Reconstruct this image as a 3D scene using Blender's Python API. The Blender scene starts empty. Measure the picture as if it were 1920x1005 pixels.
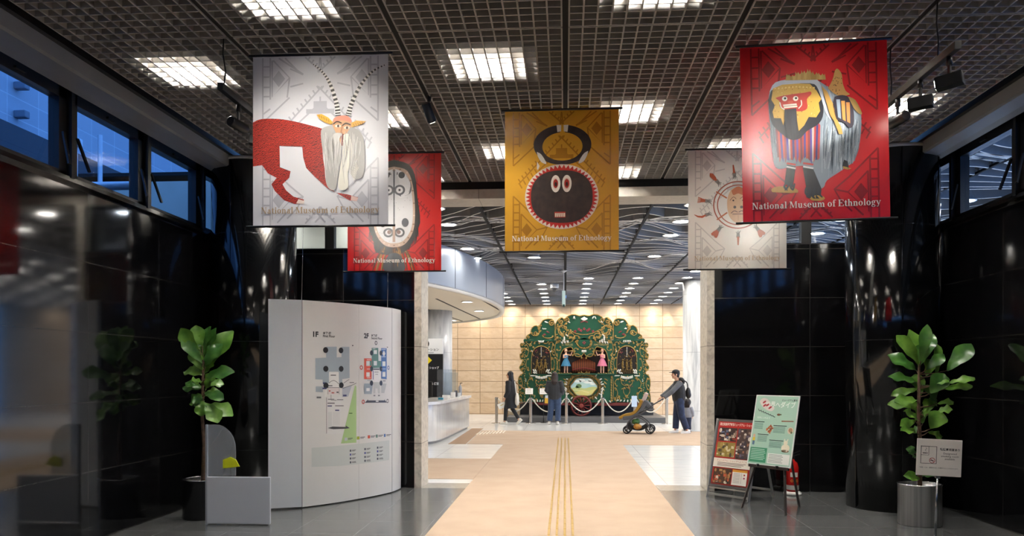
import bpy, bmesh, math, random
from mathutils import Vector, Matrix, Euler
from mathutils.noise import noise as pnoise
R = math.radians
random.seed(7)
S = bpy.context.scene
COL = S.collection

# ------------------------------------------------------------------ camera
F, HOR, EYE = 1460.0, 697.0, 1.62          # focal length in pixels, horizon row, eye height
YAW = math.atan(100.0 / F)
SA, CA = math.sin(YAW), math.cos(YAW)
cd = bpy.data.cameras.new('camera')
cam = bpy.data.objects.new('camera', cd)
COL.objects.link(cam)
cam.location = (0, 0, EYE)
cam.rotation_euler = (R(90), 0, YAW)
cd.sensor_width = 36
cd.lens = F / 1920 * 36
cd.shift_y = (HOR - 502.5) / 1920
cd.clip_start = 0.05
cd.clip_end = 200
S.camera = cam

# ------------------------------------------------------------------ world (blue dusk sky), exposure
W = bpy.data.worlds.new('dusk')
S.world = W
W.use_nodes = True
bg = W.node_tree.nodes['Background']
bg.inputs[0].default_value = (0.17, 0.43, 1.0, 1)
bg.inputs[1].default_value = 1.5
S.view_settings.view_transform = 'Standard'
S.view_settings.look = 'None'
S.view_settings.exposure = 0.75
S.view_settings.gamma = 1.0
S.view_settings.use_curve_mapping = False

DOWN_E = 72.0       # emission of the round downlights of the inner hall
LOUVRE_E = 170.0     # emission of the lamps above the louvre ceiling
SPOT_W = 40.0       # watts of each track spotlight
WASH_W = 27.0       # watts of each wall washer

# ------------------------------------------------------------------ helpers
def at(px, py, Z=0.0):
    """world point at height Z seen at this pixel of the 1920x1005 frame"""
    d = F * (Z - EYE) / (HOR - py)
    u = (px - 960) / F * d
    return Vector((u * CA - d * SA, u * SA + d * CA, Z))

def lin(h):
    h = h.lstrip('#')
    o = []
    for i in (0, 2, 4):
        c = int(h[i:i+2], 16) / 255
        o.append(c / 12.92 if c <= .04045 else ((c + .055) / 1.055) ** 2.4)
    return (*o, 1.0)

MATS = {}
def mat(name, col, rough=.5, metal=0.0, spec=.5, noise=None, bump=None, emit=0, coat=0, sheen=0, coord='Object', stretch=None):
    """noise=(scale, second colour, detail); bump=(scale, strength)"""
    if name in MATS: return MATS[name]
    m = bpy.data.materials.new(name); m.use_nodes = True
    nt = m.node_tree; b = nt.nodes['Principled BSDF']
    c = lin(col)
    b.inputs['Base Color'].default_value = c
    b.inputs['Roughness'].default_value = rough
    b.inputs['Metallic'].default_value = metal
    b.inputs['Specular IOR Level'].default_value = spec
    if coat: b.inputs['Coat Weight'].default_value = coat; b.inputs['Coat Roughness'].default_value = .05
    if sheen: b.inputs['Sheen Weight'].default_value = sheen
    if emit:
        b.inputs['Emission Color'].default_value = c
        b.inputs['Emission Strength'].default_value = emit
    if noise or bump:
        tc = nt.nodes.new('ShaderNodeTexCoord'); mp = nt.nodes.new('ShaderNodeMapping')
        nt.links.new(tc.outputs[coord], mp.inputs[0])
        if stretch: mp.inputs['Scale'].default_value = stretch
    if noise:
        n = nt.nodes.new('ShaderNodeTexNoise'); n.inputs['Scale'].default_value = noise[0]
        n.inputs['Detail'].default_value = noise[2] if len(noise) > 2 else 4
        r = nt.nodes.new('ShaderNodeValToRGB')
        r.color_ramp.elements[0].position = .32; r.color_ramp.elements[1].position = .68
        r.color_ramp.elements[0].color = c; r.color_ramp.elements[1].color = lin(noise[1])
        nt.links.new(mp.outputs[0], n.inputs['Vector']); nt.links.new(n.outputs['Fac'], r.inputs[0])
        nt.links.new(r.outputs[0], b.inputs['Base Color'])
    if bump:
        n2 = nt.nodes.new('ShaderNodeTexNoise'); n2.inputs['Scale'].default_value = bump[0]; n2.inputs['Detail'].default_value = 3
        bp = nt.nodes.new('ShaderNodeBump'); bp.inputs['Strength'].default_value = bump[1]; bp.inputs['Distance'].default_value = .02
        nt.links.new(mp.outputs[0], n2.inputs['Vector']); nt.links.new(n2.outputs['Fac'], bp.inputs['Height'])
        nt.links.new(bp.outputs[0], b.inputs['Normal'])
    MATS[name] = m
    return m

def tiles(name, axes, bw, bh, c1, c2, mortar, rough, msize=.006, origin=(0, 0), spec=.5, vein=None, bumpy=0, coat=0, offset=0.0):
    """stone cladding: axes picks the two object axes that run along and up the surface"""
    if name in MATS: return MATS[name]
    m = bpy.data.materials.new(name); m.use_nodes = True
    nt = m.node_tree; b = nt.nodes['Principled BSDF']; L = nt.links.new
    tc = nt.nodes.new('ShaderNodeTexCoord'); sp = nt.nodes.new('ShaderNodeSeparateXYZ'); cb = nt.nodes.new('ShaderNodeCombineXYZ')
    L(tc.outputs['Object'], sp.inputs[0])
    for i, a in enumerate(axes):
        ad = nt.nodes.new('ShaderNodeMath'); ad.operation = 'SUBTRACT'; ad.inputs[1].default_value = origin[i]
        L(sp.outputs[a], ad.inputs[0]); L(ad.outputs[0], cb.inputs[i])
    br = nt.nodes.new('ShaderNodeTexBrick')
    br.offset = offset; br.squash = 1
    br.inputs['Scale'].default_value = 1
    br.inputs['Brick Width'].default_value = bw; br.inputs['Row Height'].default_value = bh
    br.inputs['Mortar Size'].default_value = msize; br.inputs['Mortar Smooth'].default_value = .2
    br.inputs['Color1'].default_value = lin(c1); br.inputs['Color2'].default_value = lin(c2); br.inputs['Mortar'].default_value = lin(mortar)
    L(cb.outputs[0], br.inputs['Vector'])
    out = br.outputs['Color']
    if vein:
        n = nt.nodes.new('ShaderNodeTexNoise'); n.inputs['Scale'].default_value = vein[0]; n.inputs['Detail'].default_value = 6
        n.inputs['Distortion'].default_value = vein[3] if len(vein) > 3 else .5
        mp = nt.nodes.new('ShaderNodeMapping'); mp.inputs['Scale'].default_value = vein[4] if len(vein) > 4 else (1, 1, 1)
        L(tc.outputs['Object'], mp.inputs[0]); L(mp.outputs[0], n.inputs['Vector'])
        rp = nt.nodes.new('ShaderNodeValToRGB'); rp.color_ramp.elements[0].position = .42; rp.color_ramp.elements[1].position = .66
        mx = nt.nodes.new('ShaderNodeMix'); mx.data_type = 'RGBA'
        ml = nt.nodes.new('ShaderNodeMath'); ml.operation = 'MULTIPLY'; ml.inputs[1].default_value = vein[2]
        L(n.outputs['Fac'], rp.inputs[0]); L(rp.outputs[0], ml.inputs[0]); L(ml.outputs[0], mx.inputs[0])
        L(out, mx.inputs[6]); mx.inputs[7].default_value = lin(vein[1]); out = mx.outputs[2]
    L(out, b.inputs['Base Color'])
    b.inputs['Roughness'].default_value = rough; b.inputs['Specular IOR Level'].default_value = spec
    if coat: b.inputs['Coat Weight'].default_value = coat; b.inputs['Coat Roughness'].default_value = .03
    bp = nt.nodes.new('ShaderNodeBump'); bp.inputs['Strength'].default_value = .35; bp.inputs['Distance'].default_value = .004
    inv = nt.nodes.new('ShaderNodeMath'); inv.operation = 'SUBTRACT'; inv.inputs[0].default_value = 1
    L(br.outputs['Fac'], inv.inputs[1])
    h = inv.outputs[0]
    if bumpy:
        n2 = nt.nodes.new('ShaderNodeTexNoise'); n2.inputs['Scale'].default_value = 2.6; n2.inputs['Detail'].default_value = 7
        L(cb.outputs[0], n2.inputs['Vector'])
        a2 = nt.nodes.new('ShaderNodeMath'); a2.operation = 'MULTIPLY_ADD'; a2.inputs[1].default_value = bumpy
        L(n2.outputs['Fac'], a2.inputs[0]); L(h, a2.inputs[2]); h = a2.outputs[0]
        bp.inputs['Strength'].default_value = .8; bp.inputs['Distance'].default_value = .02
    L(h, bp.inputs['Height']); L(bp.outputs[0], b.inputs['Normal'])
    MATS[name] = m
    return m

def glass(name, tint='ffffff', refl=1.0, haze=0.0):
    """thin architectural glass: transparent with fresnel reflection (+ a little milky haze for acrylic)"""
    if name in MATS: return MATS[name]
    m = bpy.data.materials.new(name); m.use_nodes = True
    nt = m.node_tree; L = nt.links.new; nt.nodes.remove(nt.nodes['Principled BSDF'])
    o = nt.nodes['Material Output']
    t = nt.nodes.new('ShaderNodeBsdfTransparent'); t.inputs[0].default_value = lin(tint)
    g = nt.nodes.new('ShaderNodeBsdfGlossy'); g.inputs['Roughness'].default_value = .02
    f = nt.nodes.new('ShaderNodeFresnel'); f.inputs[0].default_value = 1.45
    k = nt.nodes.new('ShaderNodeMath'); k.operation = 'MULTIPLY'; k.inputs[1].default_value = refl
    x = nt.nodes.new('ShaderNodeMixShader')
    ge = nt.nodes.new('ShaderNodeNewGeometry'); nb = nt.nodes.new('ShaderNodeMath'); nb.operation = 'SUBTRACT'; nb.inputs[0].default_value = 1
    fk = nt.nodes.new('ShaderNodeMath'); fk.operation = 'MULTIPLY'
    L(ge.outputs['Backfacing'], nb.inputs[1]); L(f.outputs[0], fk.inputs[0]); L(nb.outputs[0], fk.inputs[1])
    L(fk.outputs[0], k.inputs[0]); L(k.outputs[0], x.inputs[0]); L(t.outputs[0], x.inputs[1]); L(g.outputs[0], x.inputs[2])
    out = x.outputs[0]
    if haze:
        d = nt.nodes.new('ShaderNodeBsdfDiffuse'); d.inputs[0].default_value = lin('e8ecf2')
        x2 = nt.nodes.new('ShaderNodeMixShader'); x2.inputs[0].default_value = haze
        L(out, x2.inputs[1]); L(d.outputs[0], x2.inputs[2]); out = x2.outputs[0]
    L(out, o.inputs[0])
    MATS[name] = m
    return m

def basis(d):
    d = Vector(d).normalized()
    a = Vector((0, 0, 1)) if abs(d.z) < .9 else Vector((1, 0, 0))
    u = d.cross(a).normalized()
    return u, d.cross(u).normalized(), d

class MB:
    """collects faces; build() links them as ONE mesh object"""
    def __init__(s): s.v = []; s.f = []; s.m = []; s.sm = []
    def add(s, vs, fs, mi=0, smooth=False):
        o = len(s.v); s.v += [tuple(v) for v in vs]
        for f in fs: s.f.append([o + i for i in f]); s.m.append(mi); s.sm.append(smooth)
        return s
    def box(s, c, size, rot=None, mi=0):
        hx, hy, hz = size[0]/2, size[1]/2, size[2]/2
        vs = [Vector((x, y, z)) for x in (-hx, hx) for y in (-hy, hy) for z in (-hz, hz)]
        if rot is not None:
            M = rot if isinstance(rot, Matrix) else Euler(rot).to_matrix()
            vs = [M @ v for v in vs]
        c = Vector(c)
        return s.add([v + c for v in vs], [(0, 1, 3, 2), (4, 6, 7, 5), (0, 4, 5, 1), (2, 3, 7, 6), (0, 2, 6, 4), (1, 5, 7, 3)], mi)
    def rbox(s, c, size, r=.01, rot=None, mi=0):
        """box with chamfered edges"""
        b = bmesh.new(); bmesh.ops.create_cube(b, size=1)
        bmesh.ops.scale(b, vec=size, verts=b.verts)
        bmesh.ops.bevel(b, geom=list(b.edges), offset=min(r, min(size)*.45), segments=2, affect='EDGES', profile=.6)
        M = Matrix.Identity(3) if rot is None else (rot if isinstance(rot, Matrix) else Euler(rot).to_matrix())
        c = Vector(c); b.verts.index_update()
        s.add([M @ v.co + c for v in b.verts], [[v.index for v in f.verts] for f in b.faces], mi); b.free(); return s
    def bar(s, a, b, w, h=None, mi=0):
        """square bar from a to b; w across, h the other way"""
        a = Vector(a); b = Vector(b); u, v, d = basis(b - a); h = h or w
        M = Matrix((u, v, d)).transposed()
        return s.box((a + b)/2, (w, h, (b - a).length), M, mi)
    def tube(s, pts, r, n=8, mi=0, caps=True, flat=None):
        """round tube along pts; r number, list, or list of (ru, rv)"""
        P = [Vector(p) for p in pts]; k = len(P)
        rs = [r]*k if not isinstance(r, (list, tuple)) else list(r)
        vs = []; u = None
        for i, p in enumerate(P):
            d = (P[min(i+1, k-1)] - P[max(i-1, 0)])
            if d.length < 1e-9: d = Vector((0, 0, 1))
            d.normalize()
            if u is None:
                u = basis(d)[0] if flat is None else (Vector(flat) - d*d.dot(Vector(flat))).normalized()
            else:
                u = (u - d*d.dot(u))
                u = u.normalized() if u.length > 1e-6 else basis(d)[0]
            w = d.cross(u)
            a, b = rs[i] if isinstance(rs[i], (list, tuple)) else (rs[i], rs[i])
            for j in range(n):
                t = 2*math.pi*j/n
                vs.append(p + u*(a*math.cos(t)) + w*(b*math.sin(t)))
        fs = [(i*n+j, i*n+(j+1) % n, (i+1)*n+(j+1) % n, (i+1)*n+j) for i in range(k-1) for j in range(n)]
        s.add(vs, fs, mi, True)
        if caps:
            o = len(s.v) - k*n
            s.f += [[o+j for j in reversed(range(n))], [o+(k-1)*n+j for j in range(n)]]; s.m += [mi, mi]; s.sm += [False, False]
        return s
    def lathe(s, prof, n=32, c=(0, 0, 0), mi=0, cap=True, sharp=False, sx=1, sy=1):
        c = Vector(c); vs = []
        for r, z in prof:
            for j in range(n):
                t = 2*math.pi*j/n
                vs.append(c + Vector((r*math.cos(t)*sx, r*math.sin(t)*sy, z)))
        k = len(prof)
        fs = [(i*n+j, i*n+(j+1) % n, (i+1)*n+(j+1) % n, (i+1)*n+j) for i in range(k-1) for j in range(n)]
        s.add(vs, fs, mi, not sharp)
        if cap:
            o = len(s.v) - k*n
            if prof[0][0] > 1e-5: s.f.append([o+j for j in reversed(range(n))]); s.m.append(mi); s.sm.append(False)
            if prof[-1][0] > 1e-5: s.f.append([o+(k-1)*n+j for j in range(n)]); s.m.append(mi); s.sm.append(False)
        return s
    def ball(s, c, r, n=12, m=8, rot=None, mi=0):
        rx, ry, rz = r if isinstance(r, (tuple, list)) else (r, r, r)
        M = Matrix.Identity(3) if rot is None else (rot if isinstance(rot, Matrix) else Euler(rot).to_matrix())
        c = Vector(c); vs = [c + M @ Vector((0, 0, -rz))]
        for i in range(1, m):
            p = math.pi*(i/m - .5)
            for j in range(n):
                t = 2*math.pi*j/n
                vs.append(c + M @ Vector((rx*math.cos(p)*math.cos(t), ry*math.cos(p)*math.sin(t), rz*math.sin(p))))
        vs.append(c + M @ Vector((0, 0, rz)))
        fs = [(0, 1+(j+1) % n, 1+j) for j in range(n)]
        fs += [(1+i*n+j, 1+i*n+(j+1) % n, 1+(i+1)*n+(j+1) % n, 1+(i+1)*n+j) for i in range(m-2) for j in range(n)]
        fs += [(1+(m-2)*n+j, 1+(m-2)*n+(j+1) % n, len(vs)-1) for j in range(n)]
        return s.add(vs, fs, mi, True)
    def prism(s, outline, f, t0, t1, mi=0, edge=None):
        """solid slab from a 2-D outline; f(u, v, t) gives the 3-D point"""
        n = len(outline)
        vs = [f(u, v, t0) for u, v in outline] + [f(u, v, t1) for u, v in outline]
        s.add(vs, [list(range(n)), [n + i for i in reversed(range(n))]], mi)
        s.add(vs, [(i, n+i, n+(i+1) % n, (i+1) % n) for i in range(n)], mi if edge is None else edge)
        return s
    def build(s, name, m, parent=None, kind=None):
        me = bpy.data.meshes.new(name)
        me.from_pydata(s.v, [], s.f)
        ms = m if isinstance(m, (list, tuple)) else [m]
        for x in ms: me.materials.append(x)
        me.polygons.foreach_set('material_index', s.m)
        me.polygons.foreach_set('use_smooth', s.sm)
        me.update()
        o = bpy.data.objects.new(name, me); COL.objects.link(o)
        if parent is not None: o.parent = parent
        if kind: o['kind'] = kind
        return o

def tag(o, label, cat, group=None, kind=None):
    o['label'] = label; o['category'] = cat
    if group: o['group'] = group
    if kind: o['kind'] = kind
    return o
def thing(name, label, cat, loc=(0, 0, 0), rz=0, group=None):
    o = bpy.data.objects.new(name, None); COL.objects.link(o)
    o.empty_display_size = .1
    o.location = loc; o.rotation_euler = (0, 0, rz)
    return tag(o, label, cat, group)
def struct(name, mb, m): return mb.build(name, m, None, 'structure')
def kids(o): return [c for c in bpy.data.objects if c.parent is o]
def dup(root, loc, rz=None, label=None, group=None, tree=None):
    """copy of a thing with copies of its parts and sub-parts"""
    r = root.copy(); COL.objects.link(r); r.location = loc
    if rz is not None: r.rotation_euler = (0, 0, rz)
    if label: r['label'] = label
    if group: r['group'] = group
    for ch, subs in (tree if tree is not None else [(c, kids(c)) for c in kids(root)]):
        c = ch.copy(); COL.objects.link(c); c.parent = r
        for g in subs:
            d = g.copy(); COL.objects.link(d); d.parent = c
    return r

def remeshed(mb, voxel, smooth=2):
    """one continuous skin over everything in mb"""
    o = mb.build('tmp', mat('tmp', '808080'))
    a = o.modifiers.new('r', 'REMESH'); a.mode = 'VOXEL'; a.voxel_size = voxel; a.use_smooth_shade = True
    if smooth:
        b = o.modifiers.new('s', 'SMOOTH'); b.factor = .5; b.iterations = smooth
    dg = bpy.context.evaluated_depsgraph_get()
    me = bpy.data.meshes.new_from_object(o.evaluated_get(dg))
    bpy.data.objects.remove(o)
    return me
def mesh_obj(name, me, m, parent=None):
    me.name = name; me.materials.clear()
    for x in (m if isinstance(m, (list, tuple)) else [m]): me.materials.append(x)
    o = bpy.data.objects.new(name, me); COL.objects.link(o); o.parent = parent
    return o

def text_faces(string, size, align='CENTER', bold=0.0, maxw=None):
    """flat outline of a line of lettering as (verts, faces) in the x-y plane, baseline at y=0"""
    c = bpy.data.curves.new('t', 'FONT'); c.body = string; c.size = size; c.align_x = align; c.resolution_u = 2
    c.offset = bold
    o = bpy.data.objects.new('t', c); COL.objects.link(o)
    dg = bpy.context.evaluated_depsgraph_get()
    me = bpy.data.meshes.new_from_object(o.evaluated_get(dg))
    vs = [(v.co.x, v.co.y) for v in me.vertices]; fs = [list(p.vertices) for p in me.polygons]
    bpy.data.objects.remove(o); bpy.data.curves.remove(c); bpy.data.meshes.remove(me)
    if maxw and vs:
        w = max(v[0] for v in vs) - min(v[0] for v in vs)
        if w > maxw: vs = [(x*maxw/w, y) for x, y in vs]
    return vs, fs

class Art:
    """flat printing on a surface: f(u, v, offset) gives the point; colours are looked up by name"""
    def __init__(s, f, step=0, base=.0015, layer=.0006):
        s.f = f; s.mb = MB(); s.cols = []; s.step = step; s.z = base; s.layer = layer
    def mi(s, c):
        if c not in s.cols: s.cols.append(c)
        return s.cols.index(c)
    def up(s): s.z += s.layer
    def raw(s, pts, c):
        s.mb.add([s.f(u, v, s.z) for u, v in pts], [list(range(len(pts)))], s.mi(c))
    def poly(s, pts, c):
        if not s.step: return s.raw(pts, c)
        u0 = min(p[0] for p in pts); u1 = max(p[0] for p in pts)
        k = math.floor(u0/s.step)
        while k*s.step < u1:
            q = pts
            for lim, sg in ((k*s.step, 1), ((k+1)*s.step, -1)):
                r = []
                for i in range(len(q)):
                    a, b = q[i], q[(i+1) % len(q)]
                    ia, ib = sg*(a[0]-lim) >= 0, sg*(b[0]-lim) >= 0
                    if ia: r.append(a)
                    if ia != ib:
                        t = (lim-a[0])/(b[0]-a[0]); r.append((lim, a[1]+t*(b[1]-a[1])))
                q = r
                if len(q) < 3: break
            if len(q) >= 3: s.raw(q, c)
            k += 1
    def rect(s, u0, v0, u1, v1, c): s.poly([(u0, v0), (u1, v0), (u1, v1), (u0, v1)], c)
    def ell(s, u, v, ru, rv, c, n=20, rot=0):
        cr, sr = math.cos(rot), math.sin(rot)
        s.poly([(u+ru*math.cos(t)*cr-rv*math.sin(t)*sr, v+ru*math.cos(t)*sr+rv*math.sin(t)*cr) for t in [2*math.pi*i/n for i in range(n)]], c)
    def ring(s, u, v, ru, rv, w, c, n=32, a0=0, a1=2*math.pi):
        for i in range(n):
            t, q = a0+(a1-a0)*i/n, a0+(a1-a0)*(i+1)/n
            s.poly([(u+ru*math.cos(t), v+rv*math.sin(t)), (u+ru*math.cos(q), v+rv*math.sin(q)),
                    (u+(ru-w)*math.cos(q), v+(rv-w)*math.sin(q)), (u+(ru-w)*math.cos(t), v+(rv-w)*math.sin(t))], c)
    def line(s, pts, w, c):
        """stroke; w a number or a list of widths per point"""
        n = len(pts); ws = [w]*n if not isinstance(w, (list, tuple)) else w
        L, Rr = [], []
        for i, p in enumerate(pts):
            a = pts[max(i-1, 0)]; b = pts[min(i+1, n-1)]
            dx, dy = b[0]-a[0], b[1]-a[1]; l = math.hypot(dx, dy) or 1
            L.append((p[0]-dy/l*ws[i]/2, p[1]+dx/l*ws[i]/2)); Rr.append((p[0]+dy/l*ws[i]/2, p[1]-dx/l*ws[i]/2))
        for i in range(n-1): s.poly([L[i], Rr[i], Rr[i+1], L[i+1]], c)
    def text(s, string, u, v, size, c, align='CENTER', bold=0.0, maxw=None):
        vs, fs = text_faces(string, size, align, bold, maxw)
        if vs: s.mb.add([s.f(u+x, v+y, s.z) for x, y in vs], fs, s.mi(c))
    def faces(s, vs, fs, c): s.mb.add([s.f(x, y, s.z) for x, y in vs], fs, s.mi(c))
    def build(s, name, parent, rough=.5):
        return s.mb.build(name, [ink(c, rough) for c in s.cols], parent)
def ink(c, rough=.5):
    return c if not isinstance(c, str) else mat('ink_%s_%d' % (c, int(rough*100)), c, rough)

def curve(pts, n=6):
    """Catmull-Rom through pts"""
    P = [tuple(p) for p in pts]; out = []
    for i in range(len(P)-1):
        p0, p1, p2, p3 = P[max(i-1, 0)], P[i], P[i+1], P[min(i+2, len(P)-1)]
        for k in range(n):
            t = k/n
            out.append(tuple(.5*(2*b+(c-a)*t+(2*a-5*b+4*c-d)*t*t+(3*b-a-3*c+d)*t**3) for a, b, c, d in zip(p0, p1, p2, p3)))
    out.append(P[-1]); return out
def lamp(kind, name, loc, watts, col, parent=None, **kw):
    l = bpy.data.lights.new(name, kind); l.energy = watts; l.color = col
    for k, v in kw.items():
        if k != 'aim': setattr(l, k, v)
    o = bpy.data.objects.new(name, l); COL.objects.link(o); o.location = loc
    if 'aim' in kw: o.rotation_euler = (Vector(kw['aim'])-Vector(loc)).to_track_quat('-Z', 'Y').to_euler()
    if parent is not None:
        o.parent = parent
    return o
# ------------------------------------------------------------------ the setting: materials
M_GRAN = lambda ax, org: tiles('granite_'+ax+'%d' % int(org[0]*100), {'x': (0, 2), 'y': (1, 2)}[ax], 1.28, .66, '0b0b0c', '0d0d0f', '302e2b', .07, .005, org, .55, vein=(9, '17171a', .35))
M_CREAM = mat('cream_plaster', 'd9d2c2', .8, noise=(3, 'd3cbb9'))
M_BLACK = mat('black_metal', '0c0c0e', .4)
M_BLACKM = mat('matt_black', '060606', .9)
M_GREYPAINT = mat('soffit_paint', '6d6f70', .55, noise=(1.5, '75787a'))
M_JAMB = tiles('jamb_stone', (0, 2), 5, 1.35, 'dcd7ca', 'd6d0c3', '938e82', .35, .006, (0, .62), vein=(14, '8c887e', .5))
M_LOUVRE = mat('louvre_metal', '8d8a87', .6)
M_STEEL = mat('steel', 'b9bbbd', .22, metal=1)
M_CHROME = mat('chrome', 'd5d7da', .08, metal=1)
M_WHITEP = mat('white_paint', 'e6e6e4', .45)
M_GLASS = glass('window_glass', 'dfe8f2')
M_ACRYL = glass('acrylic_glass', 'f2f6f8', 1.0, .05)
W2 = 4.5            # half width of the vestibule
CEIL = 4.25         # underside of the louvre ceiling
YW = 10.75          # front face of the wall with the opening
OX0, OX1 = -2.0, 1.92
HALL = 4.15         # underside of the slat ceiling of the inner hall
YB = 29.5           # stone wall at the far end
MOD = 1.318

# floors ------------------------------------------------------------
m_dark = tiles('dark_floor_tile', (0, 1), .66, .66, '4e4f4f', '555656', '86878a', .16, .003, (.55, .4), .5, vein=(5, '626362', .6))
struct('floor', MB().box((0, 3.875, -.05), (9.24, 13.75, .1)), m_dark)
struct('floor_threshold', MB().box(((OX0+OX1)/2, 11.0, -.05), (OX1-OX0+.24, .5, .1)), tiles('threshold_stone', (0, 1), 1.3, 2, 'a39d92', '9b958a', '6f6a62', .2, .004, vein=(16, '857f76', .5)))
m_marble = tiles('white_marble_tile', (0, 1), 1.3, .98, 'ececea', 'e7e8e7', 'bbbab5', .16, .006, (.16, .2), .35, vein=(1.3, 'c3c6ca', .55, 1.5, (1, 6, 1)))
fl = MB().box((0, 20.475, -.05), (27, 18.45, .1)).box((9.06, 5.95, -.05), (8.88, 10.6, .1))
struct('floor_inner', fl, m_marble)

# vestibule side walls ----------------------------------------------
gy = M_GRAN('y', (7.07-1.28*6, .01)); gx = M_GRAN('x', (3.29-1.28*6, -.02))
struct('wall_left', MB().box((-4.56, 3.875, 1.67), (.12, 13.75, 3.34)), gy)
struct('wall_right', MB().box((4.56, 3.875, 1.67), (.12, 13.75, 3.34)), gy)
w = MB().box(((-4.5+OX0-.1)/2, 11.0, 1.67), (OX0-.1+4.5, .5, 3.34))
struct('wall_front_left', w, gx)
w = MB().box(((4.5+OX1+.1)/2, 11.0, 1.67), (4.5-OX1-.1, .5, 3.34))
struct('wall_front_right', w, gx)
for nm, x in (('trim_left_jamb', OX0-.05), ('trim_right_jamb', OX1+.05)):
    struct(nm, MB().box((x, 11.0, 2.01), (.1, .53, 4.02)), M_JAMB)
struct('trim_lintel', MB().box((0, 11.0, 4.085), (9.24, .52, .13)), tiles('lintel_stone', (0, 2), 1.6, 1, 'aaa59a', 'a39e93', '77736a', .5, .006, (.4, 3.5), vein=(14, '8f8b81', .4)))
struct('trim_ceiling_edge', MB().box((0, 10.86, 4.31), (9.24, .2, .32)), M_BLACKM)
m_ledge = mat('granite_ledge', '131314', .12)
struct('trim_left_ledge', MB().box((-4.53, 3.875, 3.35), (.2, 13.75, .04)), m_ledge)
struct('trim_right_ledge', MB().box((4.53, 3.875, 3.35), (.2, 13.75, .04)), m_ledge)

struct('wall_rear', MB().box((0, -3.06, 2.2), (9.24, .12, 4.4)), gx)

# soffits along both side walls --------------------------------------
for s, nm in ((-1, 'trim_left_soffit'), (1, 'trim_right_soffit')):
    prof = [(4.07, 4.25), (4.07, 4.13), (4.095, 4.115), (4.28, 4.115), (4.28, 4.125), (4.39, 4.115), (4.39, 4.4), (4.07, 4.4)]
    struct(nm, MB().prism(prof, lambda u, v, t: Vector((s*u, t, v)), -3, YW-.02), M_GREYPAINT)
    struct(nm.replace('soffit', 'grid_edge'), MB().box((s*4.045, 3.9, 4.28), (.05, 13.7, .06)), M_BLACK)

# clerestory windows of the side walls ---------------------------------
def clerestory(s, n0):
    edges = [-2.2+1.28*i for i in range(11)]
    edges = [5.45-1.28*6+1.28*i for i in range(11)]
    n = n0
    for i in range(len(edges)-1):
        a, b = edges[i], min(edges[i+1], 10.7)
        f = MB(); X = s*4.52; D = .1
        f.box((X, (a+b)/2, 4.16), (D, b-a, .20)).box((X, (a+b)/2, 3.39), (D, b-a, .05))
        bl, br = (.13, .13) if b-a > .6 else (.04, .04)
        f.box((X, a+bl/2, 3.78), (D, bl, .84)).box((X, b-br/2, 3.78), (D, br, .84))
        f.box((X-s*.06, a, 3.78), (.08, .05, .84))                     # mullion cap towards the room
        # sash stays hanging in the reveal
        if b < 10: f.bar((X-s*.07, a+.10, 3.75), (X-s*.16, a+.14, 3.45), .03, .018); f.bar((X-s*.07, b-.10, 3.75), (X-s*.16, b-.15, 3.45), .03, .018)
        f.box((X-s*.06, (a+b)/2, 4.1), (.03, .12, .02))               # latch
        o = f.build('window_%d' % n, M_BLACK, None, 'structure')
        MB().box((X, (a+b)/2, 3.76), (.012, b-a-.2, .74)).build('window_glass', M_GLASS, o)
        n += 1
    return n
nw = clerestory(-1, 1); nw = clerestory(1, nw)
# glazing above the granite on either side of the opening
for x0, x1, xm in ((-4.5, OX0-.1, -3.354), (OX1+.1, 4.5, 3.287)):
    f = MB().box((xm, 10.95, 3.68), (.13, .12, .68)).box(((x0+x1)/2, 10.95, 4.0), (x1-x0, .1, .05)).box(((x0+x1)/2, 10.95, 3.36), (x1-x0, .1, .04))
    f.box((x0+.02, 10.95, 3.68), (.04, .1, .68)).box((x1-.02, 10.95, 3.68), (.04, .1, .68))
    o = f.build('window_%d' % nw, M_BLACK, None, 'structure'); nw += 1
    MB().box(((x0+x1)/2, 10.96, 3.68), (x1-x0-.06, .012, .64)).build('window_glass', M_GLASS, o)

# round polished columns ----------------------------------------------
m_col = tiles('column_granite', (0, 2), 40, 1.32, '0a0b0d', '0a0b0d', '242426', .11, .004, (20, .67), .6)
for nm, x in (('column_left', -3.96), ('column_right', 3.93)):
    mb = MB().lathe([(.52, 0), (.52, 4.2)], 72, (x, 9.69, 0))
    for k in range(6):                                                   # upright joints of the cladding
        t = R(20+60*k); mb.box((x+.52*math.cos(t), 9.69+.52*math.sin(t), 2.1), (.003, .006, 4.2), (0, 0, t))
    o = struct(nm, mb, m_col)
    MB().lathe([(.50, 4.2), (.535, 4.2), (.535, 4.235), (.50, 4.235)], 72, (x, 9.69, 0), cap=False).build('column_ring', mat('ring_grey', 'a9aaa8', .4), o)

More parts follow.
